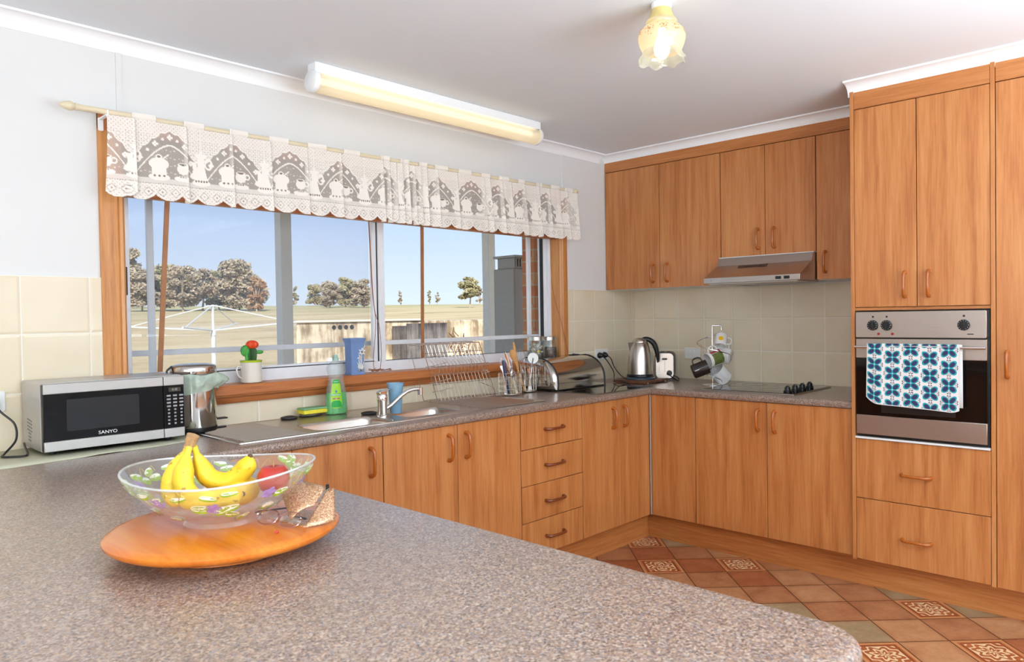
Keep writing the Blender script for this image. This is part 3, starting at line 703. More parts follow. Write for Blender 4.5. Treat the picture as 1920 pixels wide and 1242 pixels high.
# ============================================================ TEA TOWEL with printed motif (drawn numerically)
YT0, YT1, ZTOP, ZBOT = -1.82, -2.19, 1.162, .885
nu, nv = 380, 300
uu = np.linspace(0, .372, nu); vv = np.linspace(-.0, .275, nv)
Ug, Vg = np.meshgrid(uu, vv)
px_, py_ = .0745, .072     # column pitch, row pitch
colr = np.floor((Ug+.004)/px_); cu = (Ug+.004)-(colr+.5)*px_
vo = Vg+np.where(colr % 2 == 0, .0, py_/2)+.012
cv = vo-(np.floor(vo/py_)+.5)*py_
au, av = np.abs(cu), np.abs(cv)
def ell(a, b, ca, cb, ra, rb, th):
    c, s = math.cos(th), math.sin(th); x, y = a-ca, b-cb
    return ((x*c+y*s)/ra)**2+((-x*s+y*c)/rb)**2
outer = ell(au, av, .0148, .0142, .0185, .0125, .72) < 1
inner = ell(au, av, .0138, .0132, .0132, .0086, .72) < 1
gap = (au < .0012) | (av < .0012)
stem = ((av < .0009) | (np.abs(av-(au-.018)*.7) < .0009)) & (au > .024) & (au < .034)
stem2 = ((au < .0009) | (np.abs(au-(av-.018)*.7) < .0009)) & (av > .022) & (av < .031)
dots = ((au-.0335)**2+(av-.0045)**2 < .0026**2) | ((au-.0045)**2+(av-.0318)**2 < .0026**2)
rgbT = np.empty(Ug.shape+(4,)); rgbT[:] = srgb(232, 228, 226)
rgbT[outer] = srgb(20, 158, 170); rgbT[inner] = srgb(54, 52, 92); rgbT[gap & outer] = srgb(40, 172, 178)
rgbT[(stem | stem2 | dots) & ~outer] = srgb(50, 36, 66)
edge_ = (Ug < .003) | (Ug > .369) | (Vg > .272); rgbT[edge_] = srgb(222, 218, 216)
V = []; F = []
for j in range(nv):
    for i in range(nu):
        u_, v_ = uu[i]/.372, vv[j]/.275
        low = 1-.07*(1-u_)-.10*max(0, 1-u_*7)**2-.04*max(0, 1-(1-u_)*9)**2      # bottom hem higher at left, rounded corner
        zz = ZTOP+.008-vv[j]*low*1.07
        wave = .004*math.sin(u_*7+.4)*v_+.002*math.sin(u_*15)*v_
        V.append((-.676-.006*v_-wave+.002, YT0-uu[i]-.004*v_*math.sin(u_*3)+(.003*v_ if u_ < .5 else -.0), zz))
for j in range(nv-1):
    for i in range(nu-1): a = j*nu+i; F.append((a, a+1, a+nu+1, a+nu))
me = bpy.data.meshes.new('tea_towel'); me.from_pydata(V, [], F)
at = me.color_attributes.new('print', 'FLOAT_COLOR', 'POINT'); at.data.foreach_set('color', rgbT.reshape(-1))
g = G('printed_cotton'); ac = g.n('VertexColor', layer_name='print'); wv = g.noise(g.obj(), 900, 1)
M['towel'] = g.done(g.pbr(ac.outputs[0], .9, bump=wv, bstr=.2)); me.materials.append(M['towel'])
t = thing('tea_towel', 'white tea towel with teal and navy four-petal print over the oven handle', 'towel', (-.67, -2.0, 1.16))
me.transform(Matrix.Translation(-Vector(t.location)))
me.polygons.foreach_set('use_smooth', [True]*len(me.polygons))
o = bpy.data.objects.new('front_fall', me); COL.objects.link(o); o.parent = t
M['cotton'] = plain('plain_white_cotton', srgb(226, 224, 222), .9, var=.02)
mb = MB(); ring = []
prof = [(-.6745, 1.158), (-.6735, 1.165), (-.667, 1.169), (-.6605, 1.165), (-.6585, 1.155), (-.6565, .99), (-.655, .897)]
sheet = [[mb.b.verts.new((a, YT0-.02+(-.360*k/12), b)) for a, b in prof] for k in range(13)]
for a, b in zip(sheet, sheet[1:]):
    for i in range(len(prof)-1): mb.face([a[i], b[i], b[i+1], a[i+1]])
o = obj('back_fall', mb, 'cotton', t); sm = o.modifiers.new('thick', 'SOLIDIFY'); sm.thickness = .0012

# ============================================================ RANGEHOOD
t = thing('rangehood', 'slanted stainless steel rangehood below the short wall cabinets', 'rangehood', (-.3, -1.13, 1.49))
ya, yb = -1.4085, -.852
prof = [(-.195, 1.642), (-.236, 1.642), (-.262, 1.596), (-.42, 1.520), (-.42, 1.490), (-.1, 1.490), (-.1, 1.60), (-.195, 1.60)]
mb = MB(); mb.prism(prof, ya, yb, lambda a, b, d: (a, d, b)); obj('canopy', mb, 'steel_y', t, bevel=.0012, sharp=20)
mb = MB(); mb.box(-.238, -.212, ya, yb, 1.6425, 1.6465); obj('top_lip', mb, 'plate', t)
mb = MB()
for k in range(20):
    y = -1.0-k*.0088; f0 = lambda s: (-.275-.10*s*.62, y-.012*s, 1.5915-.048*s*.62)
    p, q_ = Vector(f0(.0)), Vector(f0(.55)); n_ = Vector((-.43, 0, .9)).normalized()*.0004
    mb.tube([p+n_, q_+n_], .0016, 4)
obj('vent_slot', mb, 'rubber', t)
for y in (-1.292, -1.338):
    mb = MB(); mb.box(-.4225, -.42, y-.0155, y+.0155, 1.497, 1.513); obj('switch', mb, 'black', t, bevel=.001)
mb = MB(); mb.box(-.4205, -.42, -.9, -.896, 1.503, 1.507); obj('logo_mark', mb, 'black', t)
mb = MB(); mb.box(-.4205, -.42, -.945, -.903, 1.5035, 1.506); obj('brand_text', mb, 'silver', t)
mb = MB(); mb.box(-.40, -.12, ya+.02, yb-.02, 1.484, 1.4895); obj('filter', mb, 'silver', t)

# ============================================================ WORKTOP
def offset(poly, d):
    n = len(poly); out = []
    for i in range(n):
        p0, p1, p2 = Vector(poly[i-1]), Vector(poly[i]), Vector(poly[(i+1) % n])
        a = (p1-p0).normalized(); b = (p2-p1).normalized(); na = Vector((-a.y, a.x)); nb = Vector((-b.y, b.x))
        m = (na+nb); m = m/m.dot(na) if m.length > 1e-6 else na
        out.append(tuple(p1+m*d))
    return out
def arc(cx, cy, r, a0, a1, n): return [(cx+r*math.cos(a0+(a1-a0)*k/n), cy+r*math.sin(a0+(a1-a0)*k/n)) for k in range(n+1)]
ye, xp = -2.657, -3.205; rc = .075
outl = [(-4.22, -.009)]+[(-4.22, ye)]+arc(xp-rc, ye+rc, rc, -PI/2, 0, 8)+[(xp, -.602)]+[(-.600, -.602)]+[(-.600, -1.729), (XW-.009, -1.729), (XW-.009, -.009)]
HOLES = [rrect(-2.72, -2.352, -.505, -.285, .05), rrect(-2.265, -1.955, -.475, -.27, .045)]
CT = rrect(-.47, .0, -1.385, -.905, .01)
def slab(outl, holes, zt, zb, r):
    mb = MB(); n = len(outl)
    lay = []
    for k in range(7):
        a = PI/2*k/6; lay.append((r*(1-math.cos(a))*1.0, zb+.006+(zt-r-zb-.006)*1.0+r*math.sin(a)))
    lay = [(0.004, zb), (0.0, zb+.006)]+lay
    R = [[(x, y, z) for x, y in offset(outl, d)] for d, z in lay]
    V = [[mb.b.verts.new(p) for p in ring] for ring in R]
    for a, b in zip(V, V[1:]):
        for i in range(n): mb.face([a[i], a[(i+1) % n], b[(i+1) % n], b[i]])
    for zz, ring in ((zt, V[-1]), (zb, V[0])):
        hv = [[mb.b.verts.new((x, y, zz)) for x, y in h[::-1]] for h in holes]
        allv = ring+[v for h in hv for v in h]
        tri = tessellate_polygon([[v.co.copy() for v in ring]]+[[v.co.copy() for v in h] for h in hv])
        for t3 in tri: mb.face([allv[i] for i in t3])
        if zz == zt: top_h = hv
        else:
            for ha, hb in zip(top_h, hv):
                m = len(ha)
                for i in range(m): mb.face([ha[i], ha[(i+1) % m], hb[(i+1) % m], hb[i]])
    return mb
mb = slab(outl, HOLES, .889, .855, .015)
tag(obj('worktop', mb, 'top', sharp=35), 'continuous speckled brown laminate worktop with rounded edge, peninsula, sink run and cooktop run', 'worktop')

# ============================================================ SINK
t = thing('kitchen_sink', 'stainless steel sink with two bowls and two ribbed drainers under the window', 'sink', (-2.25, -.3, .889))
sk = rrect(-3.06, -1.44, -.535, -.06, .012)
mb = MB(); n = len(sk)
rim = [(0, .8895), (.001, .893), (.005, .8945), (.010, .892)]
V = [[mb.b.verts.new((x, y, z)) for x, y in offset(sk, d)] for d, z in rim]
for a, b in zip(V, V[1:]):
    for i in range(n): mb.face([a[i], a[(i+1) % n], b[(i+1) % n], b[i]])
hv = [[mb.b.verts.new((x, y, .892)) for x, y in h[::-1]] for h in HOLES]
allv = V[-1]+[v for h in hv for v in h]
for t3 in tessellate_polygon([[v.co.copy() for v in V[-1]]]+[[v.co.copy() for v in h] for h in hv]): mb.face([allv[i] for i in t3])
obj('deck', mb, 'steel_x', t, sharp=30)
M['bowlsteel'] = brushed('bowl_steel', srgb(214, 208, 200), 'x', .24)
for h in HOLES:
    mb = MB(); lay = [(0, .892), (.004, .888), (.008, .876), (.02, .78), (.04, .757), (.08, .752)]
    V = [[mb.b.verts.new((x, y, z)) for x, y in offset(h, d)] for d, z in lay]; n = len(h)
    for a, b in zip(V, V[1:]):
        for i in range(n): mb.face([a[i], a[(i+1) % n], b[(i+1) % n], b[i]])
    mb.face(V[-1]); b_ = obj('bowl', mb, 'bowlsteel', t, sharp=60)
    cx = sum(p[0] for p in h)/n; cy = sum(p[1] for p in h)/n
    mb = MB(); mb.lathe([(.034, .7525), (.034, .755), (.02, .7535), (.0, .7535)], (cx, cy, 0), 20); obj('drain', mb, 'chrome', b_)
for x0, x1 in ((-3.03, -2.78), (-1.86, -1.50)):
    mb = MB()
    for k in range(19): y = -.50+.4*k/18; mb.tube([(x0, y, .8922), (x0+.01, y, .8935), (x1-.01, y, .8935), (x1, y, .8922)], .0032, 6)
    obj('drainer_ribs', mb, 'steel_x', t)
# tap
t = thing('mixer_tap', 'chrome mixer tap with long swinging spout between the sink bowls', 'tap', (-2.322, -.355, .892))
bx, by = -2.322, -.355
mb = MB(); mb.lathe([(.026, .8925), (.026, .898), (.021, .902), (.0205, .955), (.023, .962), (.023, .985), (.018, .992)], (bx, by, 0), 24); obj('tap_body', mb, 'chrome', t)
mb = MB(); mb.loft([[(bx-.02+.006*0, by-.012, .985), (bx+.014, by-.012, .985), (bx+.014, by+.012, .985), (bx-.02, by+.012, .985)], [(bx-.024, by-.014, 1.0), (bx+.02, by-.014, 1.004), (bx+.02, by+.014, 1.004), (bx-.024, by+.014, 1.0)], [(bx-.006, by-.009, 1.008), (bx+.052, by-.009, 1.012), (bx+.052, by+.009, 1.012), (bx-.006, by+.009, 1.008)]])
obj('lever', mb, 'chrome', t, bevel=.003)
mb = MB(); mb.tube([(bx+.012, by-.006, .925), (bx+.04, by-.008, .938), (bx+.09, by-.014, .975), (bx+.12, by-.018, .992), (bx+.15, by-.022, 1.0), (bx+.178, by-.025, 1.0), (bx+.19, by-.026, .995)], lambda s: .0095-.001*s, 12)
mb.cyl((bx+.19, by-.026, 1.004), (bx+.19, by-.026, .973), .012, .0115); obj('spout', mb, 'chrome', t)
mb = MB(); mb.ball((bx+.0, by-.0235, .974), .003, 1); obj('red_dot', mb, 'redlamp', t)
for (x, y, r, lab) in ((-2.315, -.245, .034, 'round black sink plug lying just left of the tap'), (-2.62, -.09, .034, 'flat black sink plug lying left of the sponge')):
    mb = MB(); mb.lathe([(r*.9, 0), (r, .004), (r*.96, .008), (r*.5, .012), (r*.3, .013)], (x, y, .8935), 24, sx=1.1)
    tag(obj('sink_plug', mb, 'rubber'), lab, 'sink plug')

# ============================================================ COOKTOP
t = thing('cooktop', 'black glass electric cooktop with four knobs on the right-hand worktop', 'cooktop', (-.24, -1.14, .889))
M['cookglass'] = plain('black_ceramic_glass', srgb(16, 15, 16), .05, var=.1)
mb = MB(); mb.rbox(-.512, .0, -1.41, -.885, .8895, .895, .006, 'z'); obj('steel_rim', mb, 'steel_y', t, bevel=.001)
mb = MB(); mb.box(-.505, -.006, -1.404, -.891, .895, .8975); obj('glass_top', mb, 'cookglass', t)
M['ring'] = plain('printed_ring', srgb(52, 50, 50), .1, var=.05)
for (x, y, r) in ((-.37, -1.02, .085), (-.14, -1.02, .072), (-.37, -1.235, .072), (-.14, -1.235, .085)):
    mb = MB(); mb.tube([(x+r*math.cos(a*PI/20), y+r*math.sin(a*PI/20), .8973) for a in range(40)], .0008, 4, closed=True); obj('heating_zone', mb, 'ring', t)
for x in (-.455, -.36, -.265, -.165):
    mb = MB(); mb.lathe([(.021, 0), (.021, .008), (.016, .012), (.014, .026), (.011, .03)], (x, -1.352, .8975), 20); mb.box(x-.013, x+.013, -1.356, -1.348, .92, .933); k = obj('knob', mb, 'black', t, bevel=.001)
    mb = MB(); mb.ball((x-.006, -1.358, .9265), .0035, 1); obj('knob_glint', mb, 'silver', k)  # silver ball put in as the glint on the knob

# ============================================================ THINGS ON THE WORKTOPS
FW = Vector((math.sin(YAW), math.cos(YAW), 0)); RT = Vector((math.cos(YAW), -math.sin(YAW), 0)); UP = Vector((0, 0, 1))
def LP(c, a, b, h): return Vector(c)+RT*a+FW*b+UP*h
TOPZ = .8892
# microwave
x0, x1, y0, y1, z0, z1 = -3.584, -3.134, -.268, -.02, .902, 1.127
t = thing('microwave_oven', 'silver and black microwave oven on a pale mat by the window', 'microwave', (-3.356, -.14, TOPZ+.002))
mb = MB(); mb.rbox(x0, x1, y0+.028, y1, z0, z1-.001, .006, 'y', 3); obj('casing', mb, 'silver', t, bevel=.001)
mb = MB(); mb.box(x0+.002, x0+.45-.078, y0+.006, y0+.028, z0+.002, z1-.004); dr = obj('door', mb, 'black', t, bevel=.003)
M['mwglass'] = plain('microwave_black_glass', srgb(14, 13, 15), .1, var=.1, Specular_IOR_Level=.2)
g = G('microwave_window_mesh'); o_ = g.obj(); ck = g.n('TexChecker', {'Vector': o_, 'Scale': 900., 'Color1': srgb(52, 52, 54), 'Color2': srgb(34, 34, 36)}); M['mwwin'] = g.done(g.pbr(ck.outputs[0], .3, Specular_IOR_Level=.2))
xs = -3.208
mb = MB(); mb.box(x0+.004, xs-.0015, y0+.004, y0+.0062, .938, 1.090); obj('door_glass', mb, 'mwglass', dr)
mb = MB(); mb.rbox(-3.515, -3.290, y0+.0032, y0+.004, .966, 1.070, .006, 'y'); obj('viewing_window', mb, 'mwwin', dr)
for a, b, n_ in ((1.091, 1.123, 'top_band'), (.905, .937, 'bottom_band')):
    mb = MB(); mb.box(x0+.003, xs-.0015, y0, y0+.012, a, b); obj(n_, mb, 'silver', dr, bevel=.002)
    mb = MB(); mb.box(xs+.001, x1-.002, y0, y0+.012, a, b); obj(n_, mb, 'silver', t, bevel=.002)
text('brand_lettering', 'SANYO', .0155, 'plate', dr, FRONT(-3.392, y0+.0036, .950), .0003, 1.15)
mb = MB(); mb.box(xs+.001, x1-.002, y0+.003, y0+.028, .937, 1.091); cp = obj('control_panel', mb, 'mwglass', t, bevel=.001)
M['lcd'] = plain('dim_clock_display', srgb(58, 56, 40), .2); M['btn'] = plain('button_print', srgb(150, 150, 152), .4)
mb = MB(); mb.box(-3.190, -3.148, y0+.002, y0+.003, 1.068, 1.083); obj('clock_display', mb, 'lcd', cp)
text('clock_digits', '8:48', .011, 'btn', cp, FRONT(-3.169, y0+.0016, 1.0755), .0001)
for r in range(9):
    for k in range(3):
        bx, bz = -3.19+.022*k, 1.054-.0125*r
        mb = MB(); mb.rbox(bx-(.007 if r < 4 else .0038), bx+(.007 if r < 4 else .0038), y0+.0022, y0+.003, bz-.003, bz+.003, .0015, 'y', 2); obj('button', mb, 'btn', cp)
mb = MB()
for r in range(7):
    for k in range(5 if r < 4 else 3): mb.cyl((x0-.0004, -.085-.0125*k-(.012 if r >= 4 else 0), 1.0-.0115*r-.004*k*.3), (x0+.002, -.085-.0125*k-(.012 if r >= 4 else 0), 1.0-.0115*r-.004*k*.3), .0032, seg=8)
obj('vent_hole', mb, 'black', t)
mb = MB()
for fx in (x0+.04, x1-.04):
    for fy in (y0+.06, y1-.03): mb.cyl((fx, fy, TOPZ+.0022), (fx, fy, z0+.002), .012)
obj('foot', mb, 'black', t)
M['matgreen'] = plain('pale_green_vinyl', srgb(196, 196, 172), .6, var=.04)
mb = MB(); n = 40; rows = []
for j, (y, zz) in enumerate(((-.012, 0), (-.30, 0), (-.385, 0))):
    rows.append([mb.b.verts.new((-4.05+.965*k/n, y+(-.03+.0025*k*.9 if j == 2 else 0)-(.02*max(0, (k-33)/7) if j == 2 else 0)*-1, TOPZ+.0012+(.003*max(0, math.sin(k*.55)) if j == 2 and 18 < k < 32 else 0))) for k in range(n+1)])
for a, b in zip(rows, rows[1:]):
    for k in range(n): mb.face([a[k], a[k+1], b[k+1], b[k]])
o = obj('worktop_mat', mb, 'matgreen'); o.modifiers.new('thick', 'SOLIDIFY').thickness = .001
tag(o, 'thin pale green mat lying under the microwave', 'mat')
t = thing('wall_outlet', 'white wall outlet at the left edge behind the microwave', 'outlet', (-3.67, -.008, 1.06))
mb = MB(); mb.rbox(-3.745, -3.631, -.016, -.0085, 1.024, 1.094, .006, 'y'); obj('faceplate', mb, 'plate', t, bevel=.0015)
mb = MB(); mb.lathe([(.018, 0), (.018, .02), (.012, .03)], (-3.67, -.0165, 1.055), 20, (0, -1, 0)); obj('plug', mb, 'black', t)
M['cord'] = plain('black_cable', srgb(20, 20, 26), .4)
def spl(pts, n=8):
    P = [Vector(p) for p in pts]; P = [2*P[0]-P[1]]+P+[2*P[-1]-P[-2]]; out = []
    for i in range(1, len(P)-2):
        a, b, c, d = P[i-1:i+3]
        for k in range(n):
            s = k/n; out.append(.5*((2*b)+(c-a)*s+(2*a-5*b+4*c-d)*s*s+(3*b-a-3*c+d)*s**3))
    return out+[P[-2]]
mb = MB(); mb.tube(spl([(-3.67, -.05, 1.055), (-3.652, -.066, 1.025), (-3.62, -.08, .985), (-3.622, -.1, .935), (-3.66, -.13, .8985), (-3.675, -.175, .895), (-3.625, -.21, .895), (-3.606, -.17, .896), (-3.596, -.10, .906), (-3.59, -.06, .915)]), .0035, 8)
tag(obj('power_cord', mb, 'cord'), 'black power cord looping beside the left end of the microwave', 'cord')

# pedal bin
cx, cy, r = -3.036, -.112, .083
t = thing('pedal_bin', 'small shiny steel pedal bin with green liner between microwave and drainer', 'bin', (cx, cy, .8955))
mb = MB(); mb.lathe([(r-.003, .896), (r, .9), (r, .912), (r-.002, .914)], (cx, cy, 0), 40); obj('base_ring', mb, 'black', t)
mb = MB(); mb.lathe([(r-.002, .914), (r-.001, .918), (r-.001, 1.095), (r-.006, 1.098), (r-.006, .95)], (cx, cy, 0), 48, cap=False); obj('bin_body', mb, 'mirror', t)
mb = MB(); mb.lathe([(r-.0, 1.118), (r+.001, 1.12), (r+.001, 1.144), (r-.004, 1.150), (r-.03, 1.156), (.0, 1.158)], (cx, cy, 0), 48); obj('lid', mb, 'mirror', t, sharp=50)
g = G('green_bin_liner'); nz = g.noise(g.obj(), 60, 4); tr = g.n('BsdfTransparent', {0: (.9, .96, .9, 1)})
pb = g.pbr(srgb(208, 226, 208), .25, bump=nz, bstr=.4); M['liner'] = g.done(g.n('MixShader', {0: g.math('MULTIPLY_ADD', nz, .35, .42), 1: tr.outputs[0], 2: pb.outputs[0]}))
mb = MB(); rnd = random.Random(3); seg = 72; rings = []
fl_ = [rnd.uniform(.4, 1) for _ in range(seg)]
for s in range(8):
    f = s/7; z = 1.117-.066*f; ring = []
    for k in range(seg):
        a = 2*PI*k/seg; out = .004+.012*math.sin(PI*min(1, f*1.1))*fl_[k % seg]+.003*math.sin(a*9+s)
        out *= .35+.65*(math.cos(a) > -.4)
        out += max(0, math.cos(a+.25))**6*.034*math.sin(PI*min(1, f+.15))
        ring.append((cx+(r+out)*math.cos(a), cy+(r+out)*math.sin(a), z+.004*math.sin(a*5+s*.7)-(.01*f*math.cos(a*3))))
    rings.append(ring)
mb.loft(rings, cap=False); obj('bin_liner', mb, 'liner', t, sharp=80)
mb = MB(); mb.box(cx+r-.004, cx+r+.045, cy-.014, cy+.014, .930, .936); mb.box(cx+r-.004, cx+r+.035, cy-.022, cy+.0, .8965, .903); obj('pedal', mb, 'black', t, bevel=.002)
mb = MB(); mb.tube(spl([(cx-.085, cy, 1.10), (cx-.1, cy, 1.13), (cx-.08, cy, 1.15)]), .004); obj('hinge', mb, 'black', t)

# cactus mug
cx, cy = -2.748, -.012
t = thing('cactus_mug', 'cream mug planter with green rim standing on the window sill, holding a cactus', 'mug', (cx, cy, 1.055))
M['china'] = plain('cream_china', srgb(222, 216, 204), .2, var=.02); M['lime'] = plain('lime_plastic', srgb(176, 196, 30), .4)
def mugshape(c, axis, r, h, mat, parent=None, inner=None, th=.003, name='mug_body', taper=1.0):
    mb = MB(); mb.lathe([(r*taper*.9, 0), (r*taper, .004), (r, h), (r-th, h), (r*taper-th, .006), (.0, .006)], c, 32, axis, True); return obj(name, mb, mat, parent, sharp=45)
mugshape((cx, cy, 1.0555), (0, 0, 1), .043, .088, 'china', t)
mb = MB(); mb.lathe([(.0445, 0), (.0455, .003), (.0455, .008), (.0, .009)], (cx, cy, 1.143), 32); obj('planter_rim', mb, 'lime', t)
mb = MB(); mb.tube(spl([(cx-.041, cy, 1.075), (cx-.06, cy-.004, 1.088), (cx-.067, cy-.004, 1.11), (cx-.06, cy-.002, 1.127), (cx-.042, cy, 1.122)]), .0035); obj('mug_handle', mb, 'china', t)
M['cactus'] = plain('dark_green_cactus', srgb(44, 86, 44), .6, var=.3, scale=120, bstr=.4); M['cactred'] = plain('red_cactus_top', srgb(224, 74, 30), .5, var=.25, scale=60); M['cactg'] = plain('bright_green_cactus', srgb(70, 158, 66), .5, var=.3, scale=90)
t2 = thing('grafted_cactus', 'little green cactus with round red top growing in the cream mug', 'cactus', (cx, cy, 1.15))
mb = MB(); seg = 30; rings = []
for h, rr in ((1.151, .016), (1.165, .018), (1.18, .0185), (1.196, .017), (1.203, .01)):
    rings.append([(cx+.006+rr*(1+.16*math.cos(a*6*2*PI/seg*1.0))*math.cos(2*PI*a/seg), cy+rr*(1+.16*math.cos(a*6*2*PI/seg))*math.sin(2*PI*a/seg), h) for a in range(seg)])
mb.loft(rings); obj('stem', mb, 'cactus', t2)
mb = MB(); rings = []
for k in range(9):
    a_ = PI*k/8; rr = max(.0005, .025*math.sin(a_)); h = 1.217-.019*math.cos(a_)
    rings.append([(cx+.006+rr*(1+.08*math.cos(a*10*2*PI/40))*math.cos(2*PI*a/40), cy+rr*(1+.08*math.cos(a*10*2*PI/40))*math.sin(2*PI*a/40), h) for a in range(40)])
mb.loft(rings); obj('red_top', mb, 'cactred', t2)
mb = MB(); mb.ball((cx-.024, cy+.004, 1.192), .022, 3, (.9, .6, 1.1)); mb.cyl((cx-.018, cy, 1.152), (cx-.02, cy+.002, 1.175), .007); obj('side_pad', mb, 'cactg', t2)
mb = MB(); mb.ball((cx+.038, cy, 1.184), .02, 3, (.95, .3, .42)); mb.tube([(cx+.012, cy, 1.17), (cx+.025, cy, 1.18)], .003); obj('side_leaf', mb, 'cactg', t2)

# dish soap bottle
cx, cy = -2.393, -.105
t = thing('soap_bottle', 'clear dish soap bottle holding bright green liquid behind the sink', 'bottle', (cx, cy, .8935))
SQ = .68
def squash(prof, c, sy=SQ, seg=40):
    mb = MB(); mb.lathe([(a*1.12, b) for a, b in prof], c, seg, (0, 0, 1), True, 0, 1., sy); return mb
zb = .8937
mb = squash([(.044, 0), (.048, .004), (.047, .05), (.044, .09), (.0385, .125), (.033, .15), (.0315, .165), (.035, .185), (.039, .200), (.0385, .212), (.032, .224), (.021, .234), (.0135, .240), (.0135, .246)], (cx, cy, zb)); obj('bottle_shell', mb, 'bottleclear', t, sharp=60)
M['soap'] = plain('green_soap_liquid', srgb(24, 178, 62), .12, var=.03); M['cap'] = plain('pale_green_cap', srgb(150, 186, 172), .35)
mb = squash([(.042, 0), (.0465, .004), (.0455, .05), (.0425, .09), (.0415, .096)], (cx, cy, zb+.001)); obj('soap_liquid', mb, 'soap', t)
mb = MB(); mb.lathe([(.0135, .240), (.0145, .241), (.0145, .252), (.0105, .254), (.0105, .262), (.0075, .266), (.0, .266)], (cx, cy, zb), 24); obj('cap', mb, 'cap', t)
M['lab1'] = plain('lime_label', srgb(150, 206, 30), .35, var=.05); M['lab2'] = plain('green_label', srgb(28, 160, 66), .35); M['pink'] = plain('magenta_ribbon', srgb(176, 26, 96), .35)
def rad(h):
    pr_ = [(.0, .048), (.05, .047), (.09, .044), (.125, .0385), (.15, .033), (.165, .0315)]
    for (a, ra), (b, rb) in zip(pr_, pr_[1:]):
        if a <= h <= b: return (ra+(rb-ra)*(h-a)/(b-a))*1.12
    return .0353
def wrap(poly, name, mat, eps, par):
    mb = MB(); vs = []
    for (u_, h) in poly:
        R_ = rad(h)+eps; th = -1.98+u_/R_*1.0; vs.append((cx+R_*math.cos(th), cy+(R_)*SQ*math.sin(th)-eps*.6, zb+h))
    mb.face([mb.b.verts.new(p) for p in vs]); o = obj(name, mb, mat, par, smooth=False); o.modifiers.new('t', 'SOLIDIFY').thickness = .0003; return o
def labelgrid(name, hs, ws, mat, eps, par, shift=0.):
    mb = MB(); rows = []
    for h, w in zip(hs, ws):
        R_ = rad(h)+eps; rows.append([mb.b.verts.new((cx+R_*math.cos(-1.98+(shift+w*(k/8-.5)*2)/R_), cy+R_*SQ*math.sin(-1.98+(shift+w*(k/8-.5)*2)/R_)-.0004, zb+h)) for k in range(9)])
    for a, b in zip(rows, rows[1:]):
        for k in range(8): mb.face([a[k], a[k+1], b[k+1], b[k]])
    return obj(name, mb, mat, par)
hs = [.028, .032, .045, .065, .085, .105, .13, .150, .156]
la = labelgrid('label', hs, [.016, .024, .028, .028, .027, .024, .0205, .016, .012], 'lab1', .0006, t)
labelgrid('label_top', [.138, .150, .156], [.0185, .0155, .012], 'lab2', .0012, la)
labelgrid('label_base', [.032, .04, .055, .062], [.0235, .0262, .024, .012], 'lab2', .0011, la)
labelgrid('label_ribbon', [.069, .0735], [.018, .018], 'pink', .0012, la)
labelgrid('label_brand_band', [.083, .0925], [.024, .024], 'lab2', .001, la)
th0 = -1.98
def lt(name, body, size, h, mat, R_):
    n_ = Vector((math.cos(th0)/1, math.sin(th0)/SQ, 0)).normalized(); xx = Vector((-n_.y, n_.x, 0)); P0 = Vector((cx+R_*math.cos(th0), cy+R_*SQ*math.sin(th0), zb+h))+n_*.0022
    text(name, body, size, mat, la, Matrix(((xx.x, 0, n_.x, P0.x), (xx.y, 0, n_.y, P0.y), (0, 1, 0, P0.z), (0, 0, 0, 1))), .0001)
lt('brand_lettering', 'Palmolive', .0105, .088, 'white', rad(.088)); lt('top_lettering', 'ORIGINAL', .0045, .146, 'white', rad(.146)); lt('ribbon_lettering', 'ultra', .0042, .0713, 'white', rad(.0713))
M['drop'] = plain('blue_drop', srgb(90, 120, 200), .3)
mb = MB(); P0 = Vector((cx+rad(.1)*math.cos(th0), cy+rad(.1)*SQ*math.sin(th0)-.0012, zb+.1025)); mb.ball(P0, .0045, 2, (1, .25, 1.3)); obj('label_drop', mb, 'drop', la)

# blue tumbler
cx, cy = -2.222, -.318
g = G('blue_translucent_plastic'); nz = g.noise(g.obj(), 30, 2); tr = g.n('BsdfTransparent', {0: srgb(206, 228, 242)}); pb = g.pbr(srgb(158, 200, 226), .25)
M['bluecup'] = g.done(g.n('MixShader', {0: g.math('MULTIPLY_ADD', nz, .05, .62), 1: tr.outputs[0], 2: pb.outputs[0]}))
mb = MB(); mb.lathe([(.024, 0), (.026, .002), (.0315, .095), (.0325, .1), (.0385, .136), (.037, .136), (.031, .1), (.0245, .004), (.0, .004)], (cx, cy, .8935), 32)
tag(obj('plastic_tumbler', mb, 'bluecup', sharp=50), 'translucent blue plastic tumbler behind the tap spout', 'cup')

# sponge on steel wool
M['spy'] = plain('yellow_sponge', srgb(228, 212, 60), .9, var=.1, scale=300, bstr=.5); M['spg'] = plain('green_scourer', srgb(132, 178, 130), .95, var=.15, scale=300, bstr=.5)
M['wool'] = plain('steel_wool', srgb(120, 116, 112), .4, .8, var=.5, scale=400, bstr=.6)
SC = Vector((-2.497, -.075, 0))
t = thing('sponge', 'yellow and green scouring sponge resting on a steel wool pad left of the soap bottle', 'sponge', (SC.x, SC.y, .904))
mb = MB(); mb.rbox(-.062, .062, -.035, .035, .905, .922, .012, 'z'); bmesh.ops.translate(mb.b, verts=mb.b.verts, vec=SC); obj('foam', mb, 'spy', t, bevel=.003)
mb = MB(); mb.rbox(-.062, .062, -.035, .035, .9225, .930, .012, 'z'); bmesh.ops.translate(mb.b, verts=mb.b.verts, vec=SC); obj('scourer', mb, 'spg', t, bevel=.003)
mb = MB(); rnd = random.Random(1)
for k in range(46):
    a = rnd.uniform(0, 6.28); p = [SC+Vector((-.008+.052*rnd.random()**.5*math.cos(a+j*.5)*1.1, .034*math.sin(a+j*.5), .8965+.006*rnd.random())) for j in range(9)]
    mb.tube(p, .0007, 4)
